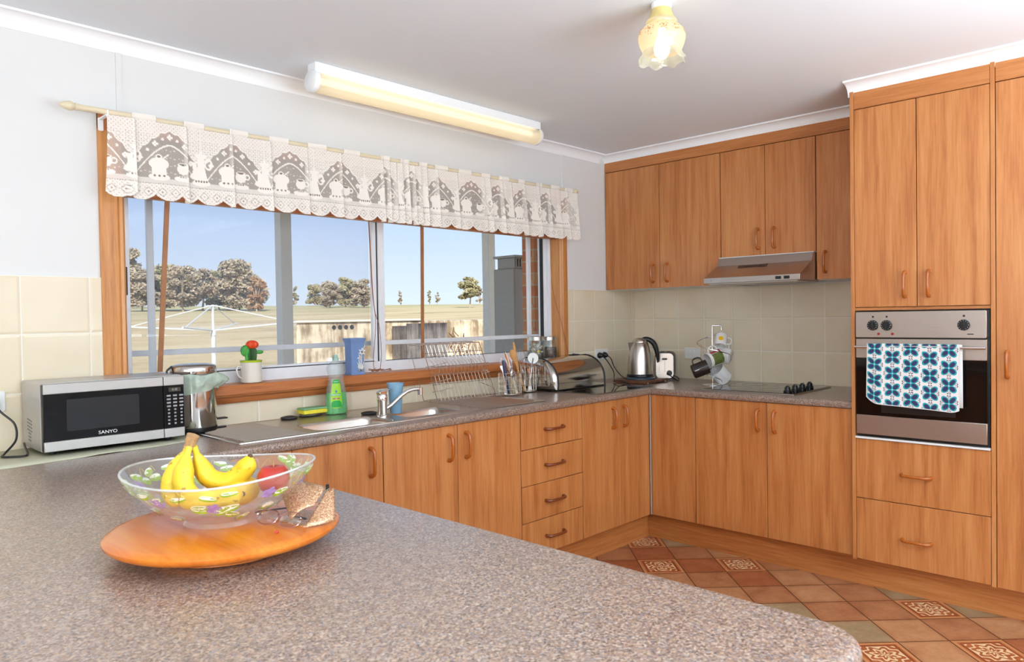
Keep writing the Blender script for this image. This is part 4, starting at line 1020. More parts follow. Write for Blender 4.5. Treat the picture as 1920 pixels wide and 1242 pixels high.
o = obj('steel_wool_pad', mb, 'wool'); tag(o, 'flat curly steel wool pad under the yellow sponge', 'scourer')

# blue vase with white relief flower
cx, cy = -2.232, -.018
M['jasper'] = plain('matt_blue_stoneware', srgb(116, 144, 192), .7, var=.04); M['relief'] = plain('white_relief', srgb(226, 226, 222), .7)
t = thing('blue_vase', 'square blue matt vase with white flower relief on the window sill', 'vase', (cx, cy, 1.055))
mb = MB(); w = .036
sec = lambda w, z, c=.010: [(cx+a, cy+b, z) for a, b in ((w, -w+c), (w, w-c), (w-c, w), (-w+c, w), (-w, w-c), (-w, -w+c), (-w+c, -w), (w-c, -w))]
mb.loft([sec(.037, 1.0555), sec(.038, 1.062), sec(.035, 1.068), sec(.036, 1.20), sec(.0385, 1.212), sec(.043, 1.222), sec(.043, 1.229), sec(.038, 1.229), sec(.033, 1.2)]); obj('vase_body', mb, 'jasper', t, sharp=25)
mb = MB()
def rel(poly): mb.prism(poly, -.0365, -.0385, lambda a, b, d: (cx+.004+a, cy+d, 1.065+b))
def leafp(x, z, L, w, th): 
    c, s = math.cos(th), math.sin(th); pts = []
    for k in range(12):
        q = 2*PI*k/12; u_ = L/2*(1-math.cos(q)) if False else L*(.5-.5*math.cos(q)); v_ = w*math.sin(q)*(1-.5*(u_/L)); pts.append((x+u_*c-v_*s, z+u_*s+v_*c))
    return pts
for th, L in ((1.95, .05), (1.75, .062), (1.45, .066), (1.2, .055), (2.15, .034), (1.0, .036)): rel(leafp(.004, .004, L, .0035, th))
for th in range(6): rel(leafp(.012, .098, .02, .0055, th*PI/3+.4))
for th in range(4): rel(leafp(.0, .072, .015, .005, th*PI/2+.2))
rel(leafp(.006, .04, .062, .0016, 1.45)); rel(leafp(.004, .03, .05, .0016, 1.65)); rel(leafp(.014, .1, .032, .002, 1.1))
obj('flower_relief', mb, 'relief', t)
# tangle of blind cord on the sill
M['twine'] = plain('brown_cord', srgb(150, 98, 66), .8, var=.2)
mb = MB(); rnd = random.Random(8)
for k in range(7):
    c = Vector((-2.115+rnd.uniform(-.03, .045), -.035+rnd.uniform(-.02, .02), 1.06)); a0 = rnd.uniform(0, 6)
    mb.tube(spl([c+Vector(((.018+.02*rnd.random())*math.cos(a0+j*1.1), .016*math.sin(a0+j*1.1), .004+.012*rnd.random())) for j in range(6)]), .0014, 5)
mb.tube(spl([(-2.16, -.04, 1.0575), (-2.14, -.045, 1.075), (-2.12, -.03, 1.08)]), .0014, 5)
o = obj('cord_tangle', mb, 'twine'); tag(o, 'small tangle of brown cord on the sill beside the blue vase', 'cord')

# jars on the sill
M['jarmetal'] = plain('brushed_jar_lid', srgb(200, 196, 190), .28, .95, var=.03)
def jar(cx, cy, r, h, lab, fill):
    t = thing('storage_jar', lab, 'jar', (cx, cy, 1.055))
    mb = MB(); z = 1.0555; mb.lathe([(r*.92, 0), (r, .005), (r, h*.72), (r*.86, h*.80), (r*.86, h*.84)], (cx, cy, z), 32); obj('jar_glass', mb, 'jarglass', t, sharp=60)
    mb = MB(); mb.lathe([(r*.94, h*.83), (r*.97, h*.835), (r*.97, h*.985), (r*.93, h), (.0, h)], (cx, cy, z), 32); obj('lid', mb, 'jarmetal', t)
    fill(t, cx, cy, r, h, z); return t
M['bags'] = plain('paper_sachets', srgb(206, 196, 180), .8, var=.12, scale=60); M['coffee'] = plain('brown_powder', srgb(92, 72, 62), .9, var=.2, scale=300); M['yel'] = plain('yellow_print', srgb(232, 206, 40), .6)
def fill1(t, cx, cy, r, h, z):
    mb = MB(); rnd = random.Random(4)
    for k in range(34):
        a = rnd.uniform(0, 6.28); rr = r*.62*math.sqrt(rnd.random()); p = Vector((cx+rr*math.cos(a), cy+rr*math.sin(a), z+.012+rnd.random()*h*.56))
        q = Matrix.Rotation(rnd.uniform(0, 3), 4, 'X') @ Matrix.Rotation(rnd.uniform(0, 3), 4, 'Z'); s = .013
        vs = [mb.b.verts.new(p+q @ Vector(v)) for v in ((-s, -s, 0), (s, -s, .002), (s, s, 0), (-s, s, -.002))]; mb.face(vs)
    o = obj('jar_contents', mb, 'bags', t); o.modifiers.new('t', 'SOLIDIFY').thickness = .004
    mb = MB(); mb.ball((cx-.012, cy-r*.62, z+h*.36), .011, 2, (1, .3, 1)); obj('yellow_patch', mb, 'yel', t)
def fill2(t, cx, cy, r, h, z):
    mb = MB(); mb.lathe([(r*.9, .006), (r*.93, .012), (r*.93, h*.52), (.0, h*.55)], (cx, cy, z), 28); obj('jar_contents', mb, 'coffee', t)
    for k in range(6): text('side_lettering', 'COFFEE'[k], .010, 'white', t, FRONT(cx-.014, cy-r-.0012, z+h*.66-.0135*k), .0002)
jar(-.923, -.002, .052, .142, 'glass jar with steel lid holding pale sachets, left one on the sill', fill1)
jar(-.802, .0, .052, .138, 'glass jar with steel lid and dark powder, right one on the sill', fill2)

# dish rack standing on end against the tiles
t = thing('dish_rack', 'chrome wire dish rack stood upright on the right drainer', 'dish rack', (-1.64, -.13, .8955))
A = Vector((-1.845, -.165, .897)); B_ = Vector((-1.435, -.165, .897)); TA = Vector((-1.905, -.125, 1.185)); TB = Vector((-1.515, -.125, 1.185))
def PP(s, f, dep=0.): p = A.lerp(B_, s); q_ = TA.lerp(TB, s); return p.lerp(q_, f)+Vector((0, dep, 0))
mb = MB(); mb.tube([PP(0, 0), PP(1, 0), PP(1, 1), PP(0, 1)], .0026, 8, closed=True); mb.tube([PP(.0, 0, .11), PP(1, 0, .11), PP(1, .98, .11), PP(0, .98, .11)], .0022, 8, closed=True)
for s, f in ((0, 0), (1, 0), (0, 1), (1, 1)): mb.tube([PP(s, f), PP(s, f, .11)], .0022, 6)
obj('outer_frame', mb, 'wire', t)
for k in range(1, 16):
    s = k/16; mb = MB(); mb.tube([PP(s, 0), PP(s, .46), PP(s, .50, -.012), PP(s, .60, -.024), PP(s, .68, -.012), PP(s, .72), PP(s, 1.), PP(s, 1.02, .03), PP(s, 1.01, .108)], .0018, 6); obj('upright_wire', mb, 'wire', t)
for f, d in ((.30, .0), (.47, .0), (.62, -.024), (.85, 0)):
    mb = MB(); mb.tube([PP(0, f, d), PP(1, f, d)], .0021, 6); obj('cross_wire', mb, 'wire', t)
for f in (.18, .34, .62, .78): 
    mb = MB(); mb.tube([PP(-.04, f, -.0), PP(.10, f+.015, -.01), PP(.24, f+.06, -.035)], .0021, 6); obj('side_hook', mb, 'wire', t)
for f in (.12, .42):
    mb = MB(); mb.tube([PP(.88, f, 0), PP(1.0, f+.02, -.01), PP(1.0, f+.11, .1)], .0018, 6); obj('side_hook', mb, 'wire', t)
mb = MB(); mb.tube([PP(.97, 0), PP(1.06, .0, -.01), PP(1.12, .10, .05)], .002, 6); obj('side_hook', mb, 'wire', t)

# cutlery caddies and what stands in them
def caddy(cx, cy, r, h, lab, n=14, rings=(0.03, .25, .5, .75, 1.)):
    t = thing('cutlery_caddy', lab, 'cutlery holder', (cx, cy, .8955)); z = .8965
    for f in rings:
        mb = MB(); mb.tube([(cx+r*math.cos(a*PI/12), cy+r*math.sin(a*PI/12), z+h*f) for a in range(24)], .0016, 6, closed=True); obj('wire_ring', mb, 'wire', t)
    for a in range(n):
        q = 2*PI*a/n; mb = MB(); mb.tube([(cx+r*math.cos(q), cy+r*math.sin(q), z+.002), (cx+r*math.cos(q), cy+r*math.sin(q), z+h)], .0012, 5); obj('upright_wire', mb, 'wire', t)
    mb = MB(); mb.lathe([(r*.98, 0), (r*.98, .0015), (.0, .002)], (cx, cy, z), 24); obj('base_plate', mb, 'wire', t)
    return t
c1 = (-1.345, -.185); c2 = (-1.165, -.15)
caddy(*c1, .062, .115, 'round chrome wire cutlery caddy packed with knives and forks, beside the dish rack'); caddy(*c2, .05, .14, 'taller chrome wire caddy next to the bread bin', 12)
M['spoonwood'] = plain('wooden_spoon', srgb(214, 160, 96), .6, var=.08, scale=20); M['bone'] = plain('cream_handle', srgb(222, 206, 176), .4, var=.05)
M['navy'] = plain('navy_plastic', srgb(30, 40, 84), .3)
def utensil(name, base, tip, lab, cat, kind):
    b, e = Vector(base), Vector(tip); ax = (e-b).normalized(); sd = ax.cross(FW).normalized(); nn = ax.cross(sd); L = (e-b).length
    t = thing(name, lab, cat, base)
    if kind == 'knife':
        mb = MB(); mb.loft([[b+ax*L*s+sd*w+nn*th, b+ax*L*s-sd*w+nn*th, b+ax*L*s-sd*w-nn*th, b+ax*L*s+sd*w-nn*th] for s, w, th in ((0, .007, .004), (.25, .008, .005), (.45, .006, .004))]); obj('handle', mb, 'bone', t, bevel=.001)
        mb = MB(); mb.loft([[b+ax*L*s+sd*(w), b+ax*L*s+nn*.0008, b+ax*L*s-sd*w, b+ax*L*s-nn*.0008] for s, w in ((.45, .004), (.5, .008), (.85, .010), (.96, .007), (1., .001))]); obj('blade', mb, 'chrome', t)
    elif kind == 'wood':
        mb = MB(); mb.tube([b, b+ax*L*.72], .005, 8); obj('handle', mb, 'spoonwood', t)
        mb = MB(); mb.loft([[b+ax*L*s+sd*w*math.cos(a)+nn*.004*math.sin(a) for a in [k*PI/6 for k in range(12)]] for s, w in ((.70, .005), (.78, .014), (.88, .02), (.96, .015), (1., .003))]); obj('spoon_head', mb, 'spoonwood', t)
    elif kind == 'stick':
        mb = MB(); mb.loft([[b+ax*L*s+sd*w*math.cos(a)+nn*.004*math.sin(a) for a in [k*PI/5 for k in range(10)]] for s, w in ((0, .006), (.6, .007), (.9, .008), (1., .004))]); obj('handle', mb, 'spoonwood', t)
    elif kind == 'fork':
        mb = MB(); mb.loft([[b+ax*L*s+sd*w+nn*.001, b+ax*L*s-sd*w+nn*.001, b+ax*L*s-sd*w-nn*.001, b+ax*L*s+sd*w-nn*.001] for s, w in ((0, .008), (.3, .004), (.6, .003), (.72, .010), (.78, .011))]); obj('handle', mb, 'chrome', t)
        mb = MB()
        for k in range(4): mb.tube([b+ax*L*.77+sd*(-.009+.006*k), b+ax*L+sd*(-.008+.0053*k)], .0012, 4)
        obj('tines', mb, 'chrome', t)
    elif kind == 'spoon':
        mb = MB(); mb.tube([b, b+ax*L*.7], .003, 8); obj('handle', mb, 'chrome', t)
        mb = MB(); mb.ball(b+ax*L*.85, .018, 2, (1, .4, 1.3)); obj('spoon_bowl', mb, 'chrome', t)
    elif kind == 'navy':
        mb = MB(); mb.loft([[b+ax*L*s+sd*w*math.cos(a)+nn*.004*math.sin(a) for a in [k*PI/5 for k in range(10)]] for s, w in ((0, .006), (.5, .006), (.6, .009), (.95, .009), (1., .005))]); obj('handle', mb, 'navy', t)
    elif kind == 'whisk':
        mb = MB(); mb.tube([b, b+ax*L*.5], .005, 8); obj('handle', mb, 'chrome', t)
        mb = MB()
        for k in range(6):
            q = k*PI/6; dv = sd*math.cos(q)+nn*math.sin(q); mb.tube(spl([b+ax*L*.5, b+ax*L*.72+dv*.02, b+ax*L*.9+dv*.022, b+ax*L, b+ax*L*.9-dv*.022, b+ax*L*.72-dv*.02, b+ax*L*.5]), .0009, 4)
        obj('whisk_wires', mb, 'wire', t)
    elif kind == 'cutter':
        mb = MB(); mb.tube([b, b+ax*L*.72], .0055, 8); obj('handle', mb, 'chrome', t)
        c = b+ax*L; n_ = (-FW+UP*.1).normalized(); mb = MB(); mb.lathe([(.030, -.0006), (.0305, 0), (.030, .0006)], c, 32, n_); mb.lathe([(.005, -.003), (.005, .003)], c, 12, n_); obj('cutting_wheel', mb, 'plate', t)
        mb = MB(); mb.tube([b+ax*L*.7, c-n_*-.003], .004, 6); obj('fork_arm', mb, 'chrome', t)
    return t
Z0 = .899
utensil('table_knife', (c1[0]+.035, c1[1]-.02, Z0), (c1[0]-.03, c1[1]+.005, 1.125), 'table knife with cream handle, its blade highest in the round caddy', 'knife', 'knife')
utensil('table_knife', (c1[0]+.045, c1[1]+.01, Z0), (c1[0]+.0, c1[1]-.0, 1.105), 'table knife with cream handle leaning just behind the tallest blade in the caddy', 'knife', 'knife')
utensil('navy_peeler', (c1[0]-.03, c1[1]-.02, Z0), (c1[0]-.048, c1[1]+.0, 1.083), 'navy handled utensil at the left side of the round caddy', 'utensil', 'navy')
utensil('dinner_fork', (c1[0]-.02, c1[1]+.01, Z0), (c1[0]-.037, c1[1]+.03, 1.095), 'steel dinner fork standing next to the navy handle in the round caddy', 'fork', 'fork')
utensil('dessert_spoon', (c1[0]-.0, c1[1]-.045, Z0), (c1[0]-.018, c1[1]-.035, 1.03), 'steel spoon with its bowl up at the front of the round caddy', 'spoon', 'spoon')
utensil('wooden_spoon', (c2[0]-.035, c2[1]-.01, Z0), (c2[0]-.105, c2[1]+.02, 1.135), 'broad headed wooden spoon leaning left in the taller caddy', 'spoon', 'wood')
utensil('wooden_stirrer', (c2[0]-.03, c2[1]+.02, Z0), (c2[0]-.068, c2[1]+.04, 1.175), 'slim wooden stirrer, the tallest utensil in the taller caddy', 'utensil', 'stick')
utensil('whisk', (c2[0]+.0, c2[1]+.02, Z0), (c2[0]-.01, c2[1]+.045, 1.135), 'steel balloon whisk pointing up in the taller caddy', 'whisk', 'whisk')
utensil('pizza_cutter', (c2[0]-.02, c2[1]-.025, Z0), (c2[0]+.018, c2[1]-.03, 1.082), 'round bright pizza cutter wheel standing in the taller caddy', 'pizza cutter', 'cutter')
utensil('tongs', (c2[0]-.01, c2[1]-.035, Z0), (c2[0]-.022, c2[1]-.03, 1.06), 'narrow steel utensil at the front of the taller caddy', 'utensil', 'fork')

# bread bin, roll top, with rounded steel ends
t = thing('bread_bin', 'polished steel roll-top bread bin with black edges by the corner', 'bread bin', (-.85, -.2, TOPZ))
ya, yb, zb_, zt_ = -.30, -.03, .8975, 1.075
prof = [(ya, zb_), (ya, zb_+.03)]
for k in range(9):
    a = PI-PI/2*k/8*1.15; prof.append((ya+.145+.145*math.cos(a), .94+.132*math.sin(a)))
prof += [(-.06, 1.073), (yb, 1.06), (yb, zb_)]
XA, XB = -1.085, -.625
mb = MB(); mb.prism(prof, XA+.014, XB-.012, lambda a, b, d: (d, a, b)); obj('roll_cover', mb, 'mirror', t, sharp=40)
for X_, s in ((XA+.014, -1), (XB-.012, 1)):
    sh = lambda k, o: [( (p[0]-(-.165))*k+(-.165), (p[1]-.97)*k+.97) for p in prof]
    mb = MB(); mb.loft([[(X_, a, b) for a, b in sh(1.0, 0)], [(X_+s*.012, a, b) for a, b in sh(.985, 0)], [(X_+s*.024, a, b) for a, b in sh(.9, 0)], [(X_+s*.028, a, b) for a, b in sh(.7, 0)]]); obj('end_panel', mb, 'mirror', t, sharp=60)
    mb = MB(); mb.tube([(X_, a, b) for a, b in sh(1.012, 0)], .0042, 8, closed=True); obj('black_edge', mb, 'rubber', t)
mb = MB(); mb.box(XA, XB, ya-.002, yb, .892, .8985); obj('base_tray', mb, 'black', t, bevel=.002)
mb = MB(); mb.rbox(-.74, -.66, -.12, -.105, 1.07, 1.078, .003, 'z'); obj('lift_handle', mb, 'rubber', t, bevel=.001)
o = tag(obj('glass_cutting_board', MB().rbox(-1.07, -.50, -.565, -.24, TOPZ+.0006, TOPZ+.0056, .012, 'z'), 'glassboard', bevel=.001), 'clear green-edged glass cutting board lying in front of the bread bin', 'cutting board')
for ob in (t,): ob.location.z += .0; 
for ch in t.children: ch.location.z = .004   # stands on the rear edge of the glass board

# outlets on the splashback
t = thing('wall_outlet', 'white double wall outlet right of the window with two black plugs', 'outlet', (-.28, -.008, 1.058))
mb = MB(); mb.rbox(-.345, -.215, -.0165, -.0085, 1.022, 1.094, .006, 'y'); obj('faceplate', mb, 'plate', t, bevel=.0015)
for k, x in enumerate((-.315, -.262)):
    mb = MB(); mb.lathe([(.019, 0), (.019, .016), (.014, .024), (.008, .032)], (x, -.017, 1.055), 22, (0, -1, -.15)); obj('plug', mb, 'black', t)
t = thing('wall_outlet', 'white double wall outlet behind the mug tree', 'outlet', (XW-.01, -.47, 1.057))
mb = MB(); mb.rbox(XW-.0165, XW-.0085, -.52, -.405, 1.021, 1.093, .006, 'x'); obj('faceplate', mb, 'plate', t, bevel=.0015)
mb = MB()
for y in (-.45, -.475): mb.box(XW-.0185, XW-.0165, y-.005, y+.005, 1.066, 1.078)
obj('switch', mb, 'white', t, bevel=.0008)

# trivet, kettle and its base
KX, KY = -.30, -.33
M['slat'] = plain('dark_slatted_wood', srgb(104, 62, 40), .5, var=.25, scale=40)
t = thing('trivet_stand', 'dark slatted wooden stand with rounded corners under the kettle', 'trivet', (KX, KY, TOPZ))
mb = MB()
for k in range(15): x = KX-.125+.0175*k; mb.box(x, x+.013, KY-.12, KY+.12, TOPZ+.004, TOPZ+.020)
obj('slats', mb, 'slat', t, bevel=.001)
mb = MB(); mb.box(KX-.125, KX+.137, KY-.09, KY-.08, TOPZ+.0005, TOPZ+.004); mb.box(KX-.125, KX+.137, KY+.08, KY+.09, TOPZ+.0005, TOPZ+.004); obj('crossbar', mb, 'slat', t)
mb = MB()
for x in (KX-.10, KX+.10): mb.ball((x, KY-.122, TOPZ+.006), .0045, 2)
obj('stud', mb, 'silver', t)
kz = TOPZ+.0205
t = thing('electric_kettle', 'brushed steel electric kettle with black handle standing on its base', 'kettle', (KX, KY, kz+.016))
mb = MB(); mb.lathe([(.082, .017), (.084, .018), (.084, .03), (.079, .034)], (KX, KY, kz), 40); obj('foot', mb, 'black', t)
mb = MB(); mb.lathe([(.079, .034), (.0785, .05), (.076, .10), (.0695, .16), (.061, .20), (.052, .228), (.0485, .232)], (KX, KY, kz), 48); obj('kettle_body', mb, 'steel_z', t, sharp=60)
mb = MB(); mb.lathe([(.0485, .232), (.049, .235), (.045, .247), (.03, .258), (.012, .262), (.0, .2625)], (KX, KY, kz), 40); obj('lid', mb, 'steel_z', t, sharp=60)
mb = MB(); L = lambda a, b, h: tuple(LP((KX, KY, kz), a, b, h))
mb.loft([[L(-.052, -.018, .20), L(-.052, .018, .20), L(-.066, .0, .178), L(-.066, .0, .178)], [L(-.05, -.02, .234), L(-.05, .02, .234), L(-.075, .004, .232), L(-.075, -.004, .232)]]); obj('spout', mb, 'steel_z', t)
mb = MB(); pts = [L(a, 0, h) for a, h in ((.012, .252), (.035, .256), (.062, .248), (.088, .226), (.104, .19), (.112, .15), (.114, .115), (.108, .112))]
mb.tube(spl(pts), lambda s: .0085+.008*math.sin(PI*min(1, s*1.15))**1, 12, flat=1.2); obj('handle', mb, 'black', t)
g_ = M['jarglass']
mb = MB(); mb.loft([[LP((KX, KY, kz), .062, -.035, h)+RT*w for w in (-.007, .007)]+[LP((KX, KY, kz), .058, -.03, h)+RT*w for w in (.007, -.007)] for h in (.07, .17)]); obj('water_gauge', mb, plain('gauge_tint', srgb(110, 130, 128), .15), t)
t = thing('kettle_base', 'round black power base under the kettle with its cord', 'kettle base', (KX, KY, kz))
mb = MB(); mb.lathe([(.09, .0005), (.092, .002), (.092, .010), (.084, .0155), (.0, .016)], (KX, KY, kz), 40); obj('base_disc', mb, plain('blue_grey_base', srgb(62, 74, 88), .4), t)
mb = MB(); mb.tube(spl([(-.262, -.05, 1.05), (-.255, -.07, 1.03), (-.25, -.09, .98), (-.30, -.17, .935), (-.37, -.26, .917), (-.372, -.30, .914)]), .0032, 8); obj('cord', mb, 'cord', t)
mb = MB(); mb.tube(spl([(-.315, -.045, 1.05), (-.30, -.07, 1.02), (-.31, -.13, .95), (-.40, -.20, .91), (-.47, -.27, .9135), (-.49, -.33, .908), (-.485, -.38, .893)]), .0032, 8); tag(obj('loose_cord', mb, 'cord'), 'second black cord dropping from the outlet and curling left of the kettle', 'cord')

# toaster
TOAST = t = thing('toaster', 'small steel and black two-slice toaster partly behind the kettle', 'toaster', (-.06, -.36, TOPZ))
tx0, tx1, ty0, ty1 = -.155, .045, -.446, -.322
mb = MB(); mb.prism(rrect(ty0, ty1, TOPZ+.012, TOPZ+.182, .03, 6)[:], tx0+.004, tx1, lambda a, b, d: (d, a, b)); obj('shell', mb, 'black', t, bevel=.002)
mb = MB(); mb.prism(rrect(ty0+.004, ty1-.006, TOPZ+.016, TOPZ+.178, .028, 6), tx0-.004, tx0+.004, lambda a, b, d: (d, a, b)); ep = obj('end_panel', mb, 'steel_y', t, bevel=.001)
mb = MB(); mb.box(tx0-.0046, tx0-.004, -.387, -.3855, TOPZ+.055, TOPZ+.14); obj('lever_slot', mb, 'black', t)
mb = MB(); mb.rbox(tx0-.022, tx0-.004, -.402, -.370, TOPZ+.135, TOPZ+.147, .004, 'x'); obj('lever', mb, 'black', t, bevel=.002)
mb = MB(); mb.lathe([(.017, 0), (.017, .010), (.014, .014)], (tx0-.004, -.415, TOPZ+.05), 24, (-1, 0, 0)); obj('browning_knob', mb, 'black', t)
mb = MB()
for k in range(5): mb.box(tx0-.0046, tx0-.004, -.352, -.348, TOPZ+.03+.014*k, TOPZ+.038+.014*k)
obj('panel_print', mb, 'plate', t)
mb = MB(); mb.box(tx0, tx1-.01, ty0+.012, ty1-.012, TOPZ+.0005, TOPZ+.013); obj('base', mb, 'black', t)
mb = MB()
for y in (-.405, -.365): mb.box(tx0+.03, tx1-.03, y-.012, y+.012, TOPZ+.1815, TOPZ+.183)
obj('bread_slot', mb, 'rubber', t)
mb = MB(); mb.tube(spl([(-.162, -.418, .935), (-.19, -.40, .935), (-.235, -.42, .93), (-.23, -.455, .905), (-.20, -.47, .893), (-.165, -.475, .895), (-.155, -.468, .91), (-.168, -.44, .925)]), .0032, 8)
obj('toaster_cord', mb, 'cord', t)

TOAST.rotation_euler.z = .5; TOAST.location.x += .012; TOAST.location.y += .03
# mug tree and mugs
MX, MY = -.215, -.79
MC = (MX, MY, TOPZ)
t = thing('mug_tree', 'chrome spiral wire mug tree beside the cooktop', 'mug tree', MC)
mb = MB(); mb.lathe([(.062, .0005), (.062, .003), (.058, .005), (.0, .006)], MC, 36); obj('base', mb, 'chrome', t)
mb = MB(); mb.tube([LP(MC, 0, 0, .003), LP(MC, 0, 0, .352), LP(MC, .002, 0, .357), LP(MC, .05, 0, .357), LP(MC, .054, 0, .352), LP(MC, .055, 0, .33)], .004, 10); obj('centre_post', mb, 'chrome', t)
mb = MB(); pts = []
for k in range(80):
    f = k/79; a = .0+f*2*PI*2.0; rr = .05+.058*math.sin(PI*f); pts.append(LP(MC, rr*math.cos(a), rr*math.sin(a)*.8, .33-.32*f))
mb.tube(pts, .0028, 8); obj('spiral_wire', mb, 'chrome', t)
M['mugw'] = plain('white_mug_glaze', srgb(236, 234, 232), .12, var=.01); M['mugb'] = plain('dark_brown_mug_glaze', srgb(44, 34, 32), .12); M['mugi'] = plain('mug_inside', srgb(220, 216, 212), .2)
M['print'] = plain('green_picture_print', srgb(104, 116, 62), .3, var=.35, scale=80); M['print2'] = plain('red_picture_print', srgb(170, 70, 70), .3, var=.3, scale=80)
def mug(c, ax, r, h, mat, lab, hd, extra=None):
    c = Vector(c); ax = Vector(ax).normalized(); t = thing('mug', lab, 'mug', c, 'mugs on the mug tree' if False else None)
    mb = MB(); mb.lathe([(r*.82, 0), (r*.95, .004), (r, .012), (r, h), (r-.003, h), (r-.003, .006), (.0, .006)], c, 36, ax); obj('mug_body', mb, mat, t, sharp=50)
    hd = Vector(hd); hd = (hd-ax*hd.dot(ax)).normalized()
    mb = MB(); mb.tube(spl([c+ax*h*.22+hd*(r-.002), c+ax*h*.28+hd*(r+.02), c+ax*h*.5+hd*(r+.027), c+ax*h*.74+hd*(r+.02), c+ax*h*.80+hd*(r-.002)]), .0042, 8); obj('mug_handle', mb, mat, t)
    if extra: extra(t, c, ax)
    return t
def prt(mat, h0, h1, a0, a1, r):
    def f(t, c, ax):
        q = Vector((0, 0, 1)).rotation_difference(ax); toc = Vector(CP)-c; toc = q.inverted() @ toc; base = math.atan2(toc.y, toc.x)
        for mt, b0, b1 in ((mat, a0, a1*.55), ('print2', a1*.6, a1)):
            mb = MB(); rows = [[mb.b.verts.new(c+q @ Vector(((r+.0006)*math.cos(base+b0+(b1-b0)*k/10), (r+.0006)*math.sin(base+b0+(b1-b0)*k/10), h))) for k in range(11)] for h in (h0, h1)]
            for k in range(10): mb.face([rows[0][k], rows[0][k+1], rows[1][k+1], rows[1][k]])
            obj('picture_print', mb, mt, t)
    return f
M['yolk'] = plain('yellow_glaze', srgb(240, 190, 30), .2)
def yolk(t, c, ax):
    e = (Vector(CP)-c).normalized(); s = (e-ax*e.dot(ax)).normalized(); p = c+ax*.045+s*.0362
    mb = MB(); mb.lathe([(.014, -.0004), (.014, .0006), (.0, .0008)], p, 20, s); obj('yellow_centre', mb, 'yolk', t)
dl = lambda a, b, h: (RT*a+FW*b+UP*h)
mug(LP(MC, .050, -.03, .178), dl(-1, -.35, -.30), .047, .108, 'mugw', 'white mug with green picture print hanging at the front of the mug tree', dl(-.2, 0, 1), prt('print', .02, .09, -1.0, 1.1, .047))
mug(LP(MC, -.132, -.045, .082), dl(.85, -.1, .34), .043, .096, 'mugb', 'dark brown mug hanging at the left of the mug tree', dl(-.5, .2, .9))
mug(LP(MC, .118, .03, .165), dl(-.85, .5, .25), .048, .092, 'mugw', 'plain white mug at the right of the mug tree', dl(-.2, 0, 1))
mug(LP(MC, .070, .05, .30), dl(-.25, -.5, -.9), .036, .080, 'mugw', 'white mug with yellow centre hanging near the top of the mug tree', dl(.9, 0, .3), yolk)
mug(LP(MC, .085, .03, .03), dl(-.65, -.3, .65), .050, .098, 'mugw', 'white mug hanging lowest on the mug tree', dl(-.3, .6, .6))
mug(LP(MC, -.02, .035, .115), dl(-.55, -.75, -.5), .030, .06, 'mugb', 'small dark mug with pale rim under the dark brown mug on the tree', dl(0, .2, 1))


# ============================================================ BLIND, ROD, LACE VALANCE
g = G('woven_blind_slats'); o_ = g.obj(); x, y, z = g.xyz(o_); st = g.math('FRACT', g.math('MULTIPLY', z, 110.)); nz = g.noise(g.mapping(o_, (.1, 1, 1)), 60, 3)
M['blindw'] = g.done(g.pbr(g.ramp(g.math('MULTIPLY_ADD', nz, .5, g.math('MULTIPLY', st, .5)), [(.2, srgb(112, 84, 62)), (.8, srgb(168, 142, 116))]), .7, bump=st, bstr=.4))
M['batten'] = plain('brown_batten', srgb(158, 106, 66), .5, var=.12, scale=20)
bt_ = thing('wooden_blind', 'raised woven wooden blind behind the lace valance, with hanging cords', 'blind', (-1.97, .02, 2.02))
mb = MB()
for k in range(9): mb.rbox(-3.235, -.706, .012-.004*(k % 2), .05, 1.822+.0225*k, 1.843+.0225*k, .008, 'x', 3)
obj('folded_slats', mb, 'blindw', bt_)
mb = MB(); mb.box(-3.235, -.706, .006, .052, 1.800, 1.820); obj('bottom_rail', mb, 'timx', bt_, bevel=.004)
for (xa, za, xb, zb2) in ((-3.073, 1.82, -3.118, 1.125), (-1.79, 1.82, -1.802, 1.11)):
    mb = MB(); p, q = Vector((xa, -.0, za)), Vector((xb, -.0, zb2)); mb.loft([[c+Vector(d) for d in ((-.0095, -.003, 0), (.0095, -.003, 0), (.0095, .003, 0), (-.0095, .003, 0))] for c in (p, q)]); obj('batten', mb, 'batten', bt_, bevel=.001)
for pts in ([(-2.127, -.002, 1.81), (-2.112, -.004, 1.45), (-2.096, -.004, 1.30), (-2.118, -.01, 1.12), (-2.12, -.02, 1.065)], [(-2.122, .0, 1.81), (-2.104, -.002, 1.4), (-2.075, -.004, 1.28), (-2.07, -.01, 1.15), (-2.09, -.025, 1.07)], [(-.775, -.0, 1.81), (-.765, -.004, 1.5), (-.70, -.028, 1.25), (-.655, -.03, 1.09)]):
    mb = MB(); mb.tube(spl(pts), .0016, 5); obj('pull_cord', mb, 'twine', bt_)
rt = thing('curtain_rod', 'cream wooden curtain rod with turned finials above the window', 'curtain rod', (-2.0, -.09, 2.09))
def rz(x): return 2.079+(x+3.41)*.0047
mb = MB(); mb.cyl((-3.41, -.09, rz(-3.41)), (-.66, -.09, rz(-.66)), .0105, seg=20); obj('pole', mb, 'cream', rt)
for x, s in ((-3.41, -1), (-.66, 1)):
    mb = MB(); mb.lathe([(.0105, 0), (.013, .001), (.013, .006), (.010, .008), (.013, .012), (.0165, .018), (.0165, .026), (.012, .042), (.004, .056), (.0, .058)], (x, -.09, rz(x)), 20, (s, 0, 0)); obj('finial', mb, 'cream', rt)
